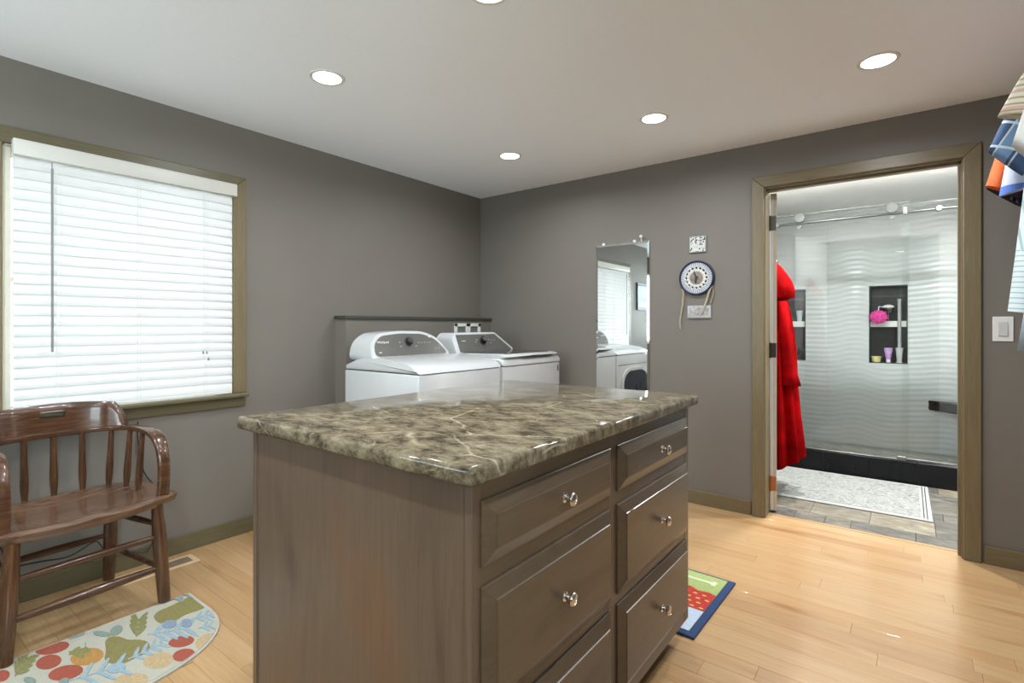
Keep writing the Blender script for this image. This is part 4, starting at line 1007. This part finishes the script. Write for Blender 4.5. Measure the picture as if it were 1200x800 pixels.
# bent arm rail
def catmull(P, n=6):
    out = []; P = [Vector(p) for p in P]
    for i in range(len(P)-1):
        p0, p1, p2, p3 = P[max(i-1, 0)], P[i], P[i+1], P[min(i+2, len(P)-1)]
        for k in range(n):
            s = k/n; out.append(0.5*((2*p1)+(p2-p0)*s+(2*p0-5*p1+4*p2-p3)*s*s+(3*p1-p0-3*p2+p3)*s**3))
    out.append(P[-1]); return out
half = [(-0.238, 0.0, 0.702), (-0.232, 0.10, 0.702), (-0.200, 0.182, 0.703), (-0.125, 0.230, 0.705), (-0.02, 0.245, 0.707), (0.070, 0.248, 0.703), (0.128, 0.248, 0.682), (0.164, 0.248, 0.635), (0.178, 0.248, 0.575), (0.177, 0.248, 0.51), (0.166, 0.248, 0.440)]
path = catmull([(x, -y, z) for x, y, z in half[:0:-1]]+half, 5)
b = NB(); rings = []; n = len(path); prevw = Vector((0, 1, 0))
for i, p in enumerate(path):
    tg = (path[min(i+1, n-1)]-path[max(i-1, 0)]).normalized()
    k = min(1.0, abs(p.y)/0.25)
    # width axis: horizontal, across the rail; on the posts it stays lateral
    wv = Vector((tg.y, -tg.x, 0)); wv = wv.normalized() if wv.length > 0.25 else None
    if wv is None: wv = prevw
    if p.x > 0.0: wv = Vector((0, -1 if p.y > 0 else 1, 0)); wv = wv if prevw.dot(wv) > 0 else -wv
    prevw = wv
    nv = tg.cross(wv).normalized(); hw = 0.021+0.006*max(0, 1-abs(p.x-0.09)/0.12); ht = 0.0125
    ring = []
    for q in range(14):
        a = 2*PI*q/14; ca, sa = math.cos(a), math.sin(a)
        ring.append(b.verts.new(p+wv*hw*math.copysign(abs(ca)**0.6, ca)+nv*ht*math.copysign(abs(sa)**0.6, sa)))
    rings.append(ring)
for i in range(n-1):
    for k in range(14): b.faces.new((rings[i][k], rings[i][(k+1) % 14], rings[i+1][(k+1) % 14], rings[i+1][k]))
b.faces.new(rings[0][::-1]); b.faces.new(rings[-1]); cpart('arm_rail', b, M['chair_y'])
# crest with hand slot
cc = [p for p in catmull([(-0.145, -0.228, 0), (-0.208, -0.178, 0), (-0.238, -0.09, 0), (-0.243, 0.0, 0), (-0.238, 0.09, 0), (-0.208, 0.178, 0), (-0.145, 0.228, 0)], 8)]
b = NB(); arc = [0.0]
for i in range(1, len(cc)): arc.append(arc[-1]+(cc[i]-cc[i-1]).length)
TL = arc[-1]
def at_arc(s):
    s = min(max(s, 0), TL)
    for i in range(1, len(arc)):
        if s <= arc[i]+1e-9: k = (s-arc[i-1])/(arc[i]-arc[i-1]); return cc[i-1].lerp(cc[i], k), (cc[i]-cc[i-1]).normalized()
ss = sorted(set([round(TL*i/40, 4) for i in range(41)]+[round(TL/2+d, 4) for d in (-0.044, -0.040, -0.034, 0.034, 0.040, 0.044)]))
zrow = [0.0, 0.15, 0.35, 0.50, 0.55, 0.69, 0.74, 0.88, 0.96, 1.0]
vf, vb = {}, {}
for i, s in enumerate(ss):
    p, tg = at_arc(s); e = min(s, TL-s); nrm = Vector((tg.y, -tg.x, 0)); nrm = nrm if nrm.x > 0 else -nrm
    hh = 0.102*min(1, (max(e, 0.0004)/0.055))**0.5*(1-0.0)+0.016*math.sin(PI*s/TL)
    z0 = 0.712+(0.0 if e > 0.05 else 0.0)
    for j, t_ in enumerate(zrow):
        th = 0.015*(1-0.55*max(0, (t_-0.75)/0.25)**2); bul = -0.010*t_
        vf[i, j] = b.verts.new(Vector((p.x, p.y, z0+hh*t_))+nrm*(th+bul)); vb[i, j] = b.verts.new(Vector((p.x, p.y, z0+hh*t_))+nrm*(-th+bul))
def hole(i, j):
    m = abs((ss[i]+ss[i+1])/2-TL/2); lim = {3: 0.034, 4: 0.0441, 5: 0.034}.get(j, 0); lim = {3: 0.0401, 4: 0.0441, 5: 0.0401}.get(j, 0)
    return m < lim
ni, nj = len(ss)-1, len(zrow)-1
for i in range(ni):
    for j in range(nj):
        if hole(i, j): continue
        b.faces.new((vf[i, j], vf[i+1, j], vf[i+1, j+1], vf[i, j+1])); b.faces.new((vb[i, j], vb[i, j+1], vb[i+1, j+1], vb[i+1, j]))
        for (di, dj, a, c2) in ((-1, 0, (i, j), (i, j+1)), (1, 0, (i+1, j), (i+1, j+1)), (0, -1, (i, j), (i+1, j)), (0, 1, (i, j+1), (i+1, j+1))):
            I, J = i+di, j+dj
            if I < 0 or J < 0 or I >= ni or J >= nj or hole(I, J): b.faces.new((vf[a], vf[c2], vb[c2], vb[a]))
cpart('crest', b, M['chair_y'], sm=40)
# spindles
sp = [(-0.226, 0.0)]+[(x, y*s) for x, y in ((-0.218, 0.095), (-0.188, 0.192), (-0.105, 0.232), (-0.012, 0.243)) for s in (1, -1)]
for x, y in sp:
    ins = 0.93 if abs(y) > 0.15 else 1.0
    a = Vector((x*0.97, y*ins, 0.435)); c2 = Vector((x*1.02, y*1.01, 0.703)); n = 10
    b = NB(); tube(b, [a+(c2-a)*i/n for i in range(n+1)], [0.0095, 0.011, 0.0135, 0.0145, 0.014, 0.013, 0.0122, 0.0115, 0.011, 0.0105, 0.0095], 10); cpart('spindle', b, M['chair'])

# ------------------------------------------------------------------ floor rugs, register, cable
def fl(px_, py_, z=0.0):
    """point on the floor measured from the photograph (world metres)"""
    s, c_ = math.sin(YAW), math.cos(YAW); dx = -s*FPX+(px_-600)*c_; dy = c_*FPX+(px_-600)*s; tt = (CH-z)/(py_-HOR)
    return (CX+dx*tt, dy*tt)
rg = thing('fruit_rug', 'half-oval cream rug printed with pears and berries under the chair', 'rug', (0.75, 0.5, 0))
def drug(off):
    pts = []; x0, yc, a, hb = 0.495+off, 0.495, 0.535-2*off, 0.435-off
    pts.append((x0, yc-hb)); 
    n = 26
    for i in range(n+1):
        th = -PI/2+PI*i/n; cc_, s_ = math.cos(th), math.sin(th)
        pts.append((x0+0.20+(a-0.20)*abs(cc_)**0.85, yc+hb*math.copysign(abs(s_)**0.80, s_)))
    pts.append((x0, yc+hb)); return pts
b = NB(); prism(b, drug(0), 0.0003, 0.007, 'XY', 0.002, 1); q = obj('binding', b, plain('rug_binding', (0.42, 0.39, 0.33), 0.9), rg)
b = NB(); prism(b, drug(0.012), 0.007, 0.0085, 'XY'); obj('rug_pile', b, plain('rug_cream', (0.40, 0.385, 0.315), 0.95, var=0.08, scale=200, bs=0.4, bd=0.001), rg)
RC = {k: plain('rug_'+k, c_, 0.95, var=0.16, scale=150, bs=0.4, bd=0.001) for k, c_ in dict(olive=(0.205, 0.175, 0.060), red=(0.30, 0.070, 0.040), orange=(0.38, 0.20, 0.055), tan=(0.42, 0.31, 0.17), blue=(0.26, 0.34, 0.38), teal=(0.20, 0.25, 0.21), green=(0.20, 0.19, 0.07), navy=(0.20, 0.25, 0.32)).items()}
def inside(p):
    x0, yc, a, hb = 0.495+0.014, 0.495, 0.535-0.028, 0.435-0.014
    x, y = p; y = min(max(y, yc-hb), yc+hb); x = max(x, x0)
    s_ = (abs(y-yc)/hb)**(1/0.80); cc_ = math.sqrt(max(0, 1-min(1, s_)**2)); lim = x0+0.20+(a-0.20)*cc_**0.85 if s_ < 1 else x0+0.20
    return (min(x, lim-0.0005), y)
MZ = [0.0088]
def motif(name, polys, mat, z=0, lab=None):
    b = NB(); cnt = 0; rings_ = []
    for poly in polys:
        MZ[0] += 0.00002; z = MZ[0]
        w = [inside(fl(0+x/4, 600+y/4, 0.008)) for x, y in poly]
        if all(p[1] > 0.67 for p in w): w2 = [(p[0], 0.99-p[1]) for p in w]; rings_.append(w2)
        b2 = []
        for p in w:
            if not b2 or (abs(p[0]-b2[-1][0])+abs(p[1]-b2[-1][1])) > 1e-4: b2.append(p)
        if len(b2) < 3: continue
        try:
            f = b.faces.new([b.verts.new((x, y, z)) for x, y in b2])
        except Exception: continue
        if f.normal.z < 0: f.normal_flip()
        f.normal_update()
        r = bmesh.ops.extrude_face_region(b, geom=[f]); vs = [v for v in r['geom'] if isinstance(v, bmesh.types.BMVert)]
        for v in vs: v.co.z = 0.0080
        cnt += 1
    for w in rings_:
        MZ[0] += 0.00002
        A_ = []
        for p in w:
            if not A_ or (abs(p[0]-A_[-1][0])+abs(p[1]-A_[-1][1])) > 1e-4: A_.append(p)
        if len(A_) > 2: b3 = NB(); prism(b3, A_, 0.0080, MZ[0], 'XY'); obj(name, b3, mat, rg)
    o = obj(name, b, mat, rg)
    if lab: o['label'] = lab
    return o
def ell(cx, cy, rx, ry, ang=0, n=18):
    a = R(ang); return [(cx+rx*math.cos(2*PI*k/n)*math.cos(a)-ry*math.sin(2*PI*k/n)*math.sin(a), cy+rx*math.cos(2*PI*k/n)*math.sin(a)+ry*math.sin(2*PI*k/n)*math.cos(a)) for k in range(n)]
def sprig(x0, y0, x1, y1, nl, ll, lw):
    out = []; L = math.hypot(x1-x0, y1-y0); ux, uy = (x1-x0)/L, (y1-y0)/L; an = math.degrees(math.atan2(uy, ux))
    out.append([(x0-uy*2.5, y0+ux*2.5), (x1-uy*1.5, y1+ux*1.5), (x1+uy*1.5, y1-ux*1.5), (x0+uy*2.5, y0-ux*2.5)])
    for i in range(nl):
        k = (i+0.8)/nl; cx_, cy_ = x0+(x1-x0)*k, y0+(y1-y0)*k
        for s in (1, -1):
            aa = R(an+s*48); out.append(ell(cx_+math.cos(aa)*ll*0.75, cy_+math.sin(aa)*ll*0.6, ll, lw, an+s*38, 10))
    return out
motif('pear_motif', [smooth_poly([(716, 490), (740, 465), (800, 440), (850, 415), (905, 388), (950, 400), (990, 434), (930, 462), (870, 480), (820, 512), (780, 527), (738, 518)], 20)], RC['olive'])
motif('pear_motif', [smooth_poly([(490, 605), (515, 582), (560, 582), (600, 600), (650, 596), (695, 606), (708, 640), (680, 665), (640, 682), (590, 708), (530, 714), (486, 697), (498, 650)], 20)], RC['olive'])
for e in (ell(245, 637, 82, 28, -12), ell(228, 703, 62, 33, -14), ell(308, 753, 84, 34, -12), ell(850, 607, 62, 26, -10), ell(862, 670, 54, 29, -12), ell(8, 768, 40, 26, -20)):
    motif('berry_motif', [e], RC['red'])
motif('strawberry_motif', [ell(408, 678, 80, 40, -12)], RC['orange'])
motif('fruit_motif', [ell(742, 696, 72, 38, -10)], RC['tan']); motif('fruit_motif', [ell(615, 790, 82, 34, -8)], RC['tan']); motif('fruit_motif', [ell(972, 606, 60, 34, -20)], RC['tan'])
motif('leaf_motif', sprig(400, 612, 402, 640, 1, 10, 4)+[ell(380, 655, 50, 16, -10), ell(360, 668, 40, 10, 20), ell(350, 650, 34, 8, -35)], RC['green'], 0.0096)
motif('leaf_motif', sprig(640, 585, 650, 500, 4, 34, 8), RC['green'], 0.0094)
motif('leaf_motif', sprig(70, 770, 130, 680, 4, 34, 9), RC['green'], 0.0094)
motif('leaf_motif', sprig(600, 690, 760, 615, 4, 30, 8), RC['blue'], 0.0095)
motif('leaf_motif', sprig(690, 575, 880, 545, 4, 42, 10), RC['blue'], 0.0095)
motif('leaf_motif', sprig(900, 500, 990, 480, 3, 24, 6), RC['blue'], 0.0095)
motif('leaf_motif', sprig(930, 545, 985, 533, 2, 22, 5), RC['blue'], 0.0095)
motif('leaf_motif', sprig(330, 790, 560, 725, 3, 50, 9)+[ell(545, 732, 46, 22, -15)], RC['blue'], 0.0095)
motif('leaf_motif', [ell(545, 556, 32, 20, -30), ell(478, 572, 42, 12, 8), ell(360, 582, 40, 6, -20)], RC['teal'], 0.0095)
motif('leaf_motif', [ell(300, 795, 26, 14, -20), ell(140, 790, 30, 14, 10)], RC['teal'], 0.0095)
motif('leaf_motif', sprig(770, 412, 880, 380, 2, 30, 8), RC['teal'], 0.0095)
for e in (ell(875, 522, 26, 20), ell(795, 527, 34, 18, -10), ell(845, 400, 14, 10)): motif('flower_motif', [e], RC['navy'])

# dog-bone rug behind the island
rr_ = thing('bone_rug', 'small navy-edged rug with white bone, lying behind the island', 'rug', (1.88, 2.20, 0), R(-1.5))
def rb(name, poly, z0, z1, mat, lab=None, bev=0):
    b = NB(); prism(b, poly, z0, z1, 'XY', bev, 1); o = obj(name, b, mat, rr_, local=True)
    if lab: o['label'] = lab
    return o
def rect(x0, x1, y0, y1): return [(x0, y0), (x1, y0), (x1, y1), (x0, y1)]
rb('border', rect(-0.43, 0.465, -0.265, 0.265), 0.0003, 0.010, plain('rug_navy', (0.020, 0.045, 0.12), 0.95, var=0.2, scale=150, bs=0.4), 'navy border', 0.003)
rb('field', rect(-0.40, 0.435, -0.235, 0.250), 0.010, 0.0112, plain('rug_leaf_green', (0.30, 0.37, 0.13), 0.95, var=0.12, scale=120, bs=0.4), 'green field')
rb('blue_band', rect(-0.40, 0.435, -0.235, -0.03), 0.0112, 0.0118, plain('rug_sky', (0.42, 0.50, 0.60), 0.95, var=0.1, scale=120, bs=0.4), 'pale blue band')
wav = [(-0.40, -0.07), (0.435, -0.07), (0.435, 0.085), (0.40, 0.095), (0.36, 0.085), (0.32, 0.105), (0.28, 0.10), (0.24, 0.115), (0.1, 0.10), (-0.05, 0.115), (-0.2, 0.10), (-0.40, 0.11)]
rb('red_band', wav, 0.0118, 0.0124, plain('rug_red', (0.40, 0.030, 0.020), 0.95, var=0.25, scale=60, bs=0.4), 'red band')
b = NB()
for i in range(22):
    for j in range(4):
        x = -0.38+0.038*i+0.015*(j % 2); yv = -0.052+0.036*j
        if x < 0.42: prism(b, [(x+0.010*math.cos(2*PI*k/8), yv+0.005*math.sin(2*PI*k/8)) for k in range(8)], 0.0124, 0.0130, 'XY')
q = obj('dots', b, plain('rug_yellow', (0.60, 0.42, 0.12), 0.95), rr_, local=True); q['kind'] = 'stuff'
for bx in (0.315, 0.02, -0.26):
    b = NB(); yb = 0.185
    bone = [(bx-0.065, yb-0.008), (bx+0.065, yb-0.008), (bx+0.075, yb-0.022), (bx+0.090, yb-0.018), (bx+0.088, yb), (bx+0.092, yb+0.016), (bx+0.078, yb+0.022), (bx+0.065, yb+0.008), (bx-0.065, yb+0.008), (bx-0.078, yb+0.022), (bx-0.092, yb+0.016), (bx-0.088, yb), (bx-0.090, yb-0.018), (bx-0.075, yb-0.022)]
    prism(b, bone, 0.0112, 0.0124, 'XY'); obj('bone_motif', b, plain('rug_bone', (0.55, 0.58, 0.42), 0.95), rr_, local=True)

# floor register
t = thing('floor_register', 'light wooden slotted floor register beside the left baseboard', 'vent', (0.125, 0.93, 0))
b = NB(); box(b, 0.070, 0.185, 0.775, 1.095, 0.0003, 0.004, 0.001, 1); obj('frame', b, M['register'], t)
b = NB(); box(b, 0.093, 0.162, 0.800, 1.070, 0.0040, 0.0050); q = obj('slot_bed', b, M['slot'], t)
for i in range(7):
    x = 0.0945+0.0105*i; b = NB(); box(b, x, x+0.0045, 0.800, 1.070, 0.0045, 0.0056); obj('louvre', b, M['register_dark'], t)
b = NB(); box(b, 0.093, 0.162, 0.930, 0.940, 0.0045, 0.0064); obj('cross_bar', b, M['register'], t)
# cable along the wall behind the chair
b = NB(); tube(b, catmull([(0.012, 0.10, 0.15), (0.018, 0.30, 0.165), (0.02, 0.504, 0.157), (0.02, 0.602, 0.142), (0.02, 0.65, 0.150), (0.02, 0.715, 0.178), (0.02, 0.74, 0.15), (0.02, 0.76, 0.112), (0.024, 0.85, 0.09), (0.024, 0.929, 0.075), (0.012, 0.98, 0.30), (0.010, 0.91, 0.45), (0.010, 0.885, 0.60), (0.010, 0.885, 0.70)], 5), 0.0030, 6)
o = obj('power_cable', b, M['cable'], None, True); tag(o, 'thin black cable draped along the wall behind the chair', 'cable')

# ------------------------------------------------------------------ hanging shirts on the right
rod = thing('closet_rod', 'closet hanging rod on the right, out of the frame', 'rod', (3.48, 1.9, 2.10))
b = NB(); tube(b, [(3.48, 0.6, 2.10), (3.48, LY, 2.10)], 0.014, 14); obj('pole', b, M['nickel'], rod, True)
b = NB(); box(b, 3.46, XR, 0.58, 0.60, 2.04, 2.14); box(b, 3.45, 3.51, 3.408, LY, 2.07, 2.13); obj('bracket', b, M['white_plastic'], rod)
def garment(y, tip, hem, label, mats, shoulder=(-0.185, 1.985), bottom=1.15, cat='shirt', hemcol=None, thick=0.026, yaw=0.0, hemk=0.90, name='hanging_shirt'):
    """shirt hung at depth y; tip / hem = outer and inner end of the left sleeve opening (x, z)"""
    xc = 3.48
    t = thing(name, label, cat, (xc, y, 2.02), 0, 'shirts hanging on the closet rod')
    tw = 0.14 if y > 2.4 else 0.19
    b = NB(); rings = []; seg = 28
    for zz, hw, th in ((2.005, 0.055, 0.018), (1.985, 0.13, thick*.8), (1.955, tw*.95, thick), (1.88, tw, thick*1.2), (1.78, tw, thick*1.3), (1.65, tw, thick*1.4), (1.64, tw, thick*1.5), (bottom, tw*1.05, thick*1.6)):
        rings.append([b.verts.new((xc+hw*math.cos(2*PI*k/seg), y+th*math.sin(2*PI*k/seg)*(1+0.25*math.sin(5*PI*2*k/seg)), zz)) for k in range(seg)])
    for i in range(len(rings)-1):
        for k in range(seg): b.faces.new((rings[i][k], rings[i][(k+1) % seg], rings[i+1][(k+1) % seg], rings[i+1][k]))
    b.faces.new(rings[0]); b.faces.new(rings[-1][::-1]); obj('torso', b, mats[0], t, 'all')
    # sleeves
    for s in (-1, 1):
        sh0, sh1 = Vector((shoulder[0], 0, shoulder[1])), Vector((-tw*0.85, 0, shoulder[1]-0.20))
        tp = Vector((tip[0]-xc, 0, tip[1])); hm = Vector((hem[0]-xc, 0, hem[1]))
        b = NB(); rings = []; n = 10; seg = 20
        for i in range(n+1):
            k = i/n; a = sh0.lerp(tp, k); c2 = sh1.lerp(hm, k)
            a.z += 0.035*math.sin(PI*k)*(1-k*0.5)
            m_, d_ = (a+c2)/2, (a-c2)/2
            ring = []
            for q in range(seg):
                an = 2*PI*q/seg; th = thick*(0.95+0.12*math.sin(3*an+2*k*PI))
                ring.append(b.verts.new((xc+s*-1*(-(m_.x+d_.x*math.cos(an))), y+th*math.sin(an), m_.z+d_.z*math.cos(an))) if s == 1 else b.verts.new((xc+(m_.x+d_.x*math.cos(an)), y+th*math.sin(an), m_.z+d_.z*math.cos(an))))
            if s == 1:
                for v in ring: v.co.x = 2*xc-v.co.x if v.co.x < xc else v.co.x
            rings.append(ring)
        for i in range(n):
            for q in range(seg): b.faces.new((rings[i][q], rings[i][(q+1) % seg], rings[i+1][(q+1) % seg], rings[i+1][q]))
        inner = []
        for v in rings[-1]:
            c0 = sum((w.co for w in rings[-1]), Vector())/seg; inner.append(b.verts.new(v.co.lerp(c0, 0.12)+Vector((-s*0.02, 0, 0.03))*0.5))
        for q in range(seg): b.faces.new((rings[-1][q], rings[-1][(q+1) % seg], inner[(q+1) % seg], inner[q]))
        b.faces.new(inner)
        sl = obj('sleeve', b, mats[0], t, 'all')
        if len(mats) > 1:
            b = NB(); R0 = []
            for kk in (hemk, 1.003):
                a = sh0.lerp(tp, kk); c2 = sh1.lerp(hm, kk)
                m_, d_ = (a+c2)/2, (a-c2)/2*1.03
                R0.append([b.verts.new((xc-s*(-1)*(m_.x+d_.x*math.cos(2*PI*q/seg))*(-1 if s == 1 else 1)*(1 if s == -1 else -1) if False else xc+(-s)*(abs(m_.x+d_.x*math.cos(2*PI*q/seg))) , y+thick*1.12*math.sin(2*PI*q/seg), m_.z+d_.z*math.cos(2*PI*q/seg))) for q in range(seg)])
            for q in range(seg): b.faces.new((R0[0][q], R0[0][(q+1) % seg], R0[1][(q+1) % seg], R0[1][q]))
            obj('sleeve_hem', b, mats[1], sl, 'all')
    # collar
    b = NB(); lathe(b, [(0.062, 0.0), (0.058, 0.025), (0.050, 0.028), (0.052, 0.0)], (0, 0, 0), 'Z', 20)
    for v in b.verts: v.co = Vector((xc+v.co.x, y+v.co.y*0.42, 1.998+v.co.z))
    obj('collar', b, mats[0], t, 'all')
    b = NB(); hook = [(xc+0.0175*math.cos(a), y, 2.1+0.0175*math.sin(a)) for a in [R(210-20*k) for k in range(13)]]
    tube(b, hook+[(xc, y, 2.072), (xc, y, 2.03)], 0.0018, 6); tube(b, [(xc, y, 2.045), (xc-0.05, y, 2.028), (xc-0.12, y, 2.0)], 0.003, 6); tube(b, [(xc, y, 2.045), (xc+0.05, y, 2.028), (xc+0.12, y, 2.0)], 0.003, 6)
    h_ = obj('hanger', b, M['chrome'], t); h_['label'] = 'thin wire hanger'
    return t
stripe_beige = band_cloth('beige_striped_cotton', (0.72, 0.68, 0.55), [((0.25, 0, 1), 52, 0.32, (0.42, 0.33, 0.20)), ((0.25, 0, 1), 19, 0.18, (0.62, 0.44, 0.36))])
denim = band_cloth('blue_plaid_cotton', (0.045, 0.095, 0.20), [((0.85, 0, -0.5), 9, 0.42, (0.17, 0.30, 0.50)), ((0.85, 0, -0.5), 18, 0.10, (0.55, 0.66, 0.75)), ((0.45, 0, 0.9), 12, 0.10, (0.60, 0.72, 0.80))])
orange = cloth('orange_cotton', (0.80, 0.16, 0.045)); orange_h = cloth('orange_hem', (0.74, 0.13, 0.035))
whitec = cloth('white_blue_cotton', (0.66, 0.70, 0.84), 0.05); blueh = cloth('blue_hem', (0.10, 0.19, 0.55))
navy = cloth('navy_knit', (0.008, 0.010, 0.022)); white2 = cloth('off_white_cotton', (0.66, 0.65, 0.62), 0.05)
stripeg = band_cloth('green_white_striped_cotton', (0.66, 0.72, 0.72), [((0.12, 0, 1), 75, 0.22, (0.34, 0.46, 0.47))])
pale = cloth('pale_blue_cotton', (0.40, 0.50, 0.58), 0.06); stripev = band_cloth('pinstriped_white_cotton', (0.66, 0.72, 0.74), [((1, 0, 0.1), 70, 0.3, (0.36, 0.50, 0.50))])
GS = [
 (2.95, (3.228, 1.742), (3.335, 1.648), 'navy dark shirt sleeve below the orange shirt, farthest back on the rod', [navy]),
 (2.80, (3.213, 1.722), (3.268, 1.694), 'orange short-sleeved shirt hanging behind the blue plaid one', [orange, orange_h]),
 (2.66, (3.238, 1.648), (3.335, 1.675), 'white short-sleeved shirt with blue hem beside the orange shirt', [whitec, blueh]),
 (2.48, (3.190, 1.780), (3.290, 1.668), 'blue plaid shirt with pale window-pane lines below the beige stripes', [denim]),
 (2.20, (3.186, 1.812), (3.300, 1.785), 'beige striped short-sleeved shirt, highest sleeve at the right edge', [stripe_beige]),
]
for i, (y, tp, hm, lb, ms) in enumerate(GS):
    garment(y, tp, hm, lb, ms, bottom=1.62)
garment(2.02, (3.198, 1.672), (3.29, 1.56), 'off-white short-sleeved shirt at the right edge beside the plaid sleeve', [white2], bottom=1.55)
garment(1.82, (3.168, 1.200), (3.225, 1.19), 'long-sleeved white shirt with green pinstripes and striped cuff', [stripev, stripeg], shoulder=(-0.235, 1.97), bottom=1.10, hemk=0.80)
garment(1.72, (3.172, 1.100), (3.26, 1.09), 'pale blue long-sleeved shirt, its cuff lowest beside the light switch', [pale], bottom=1.05)
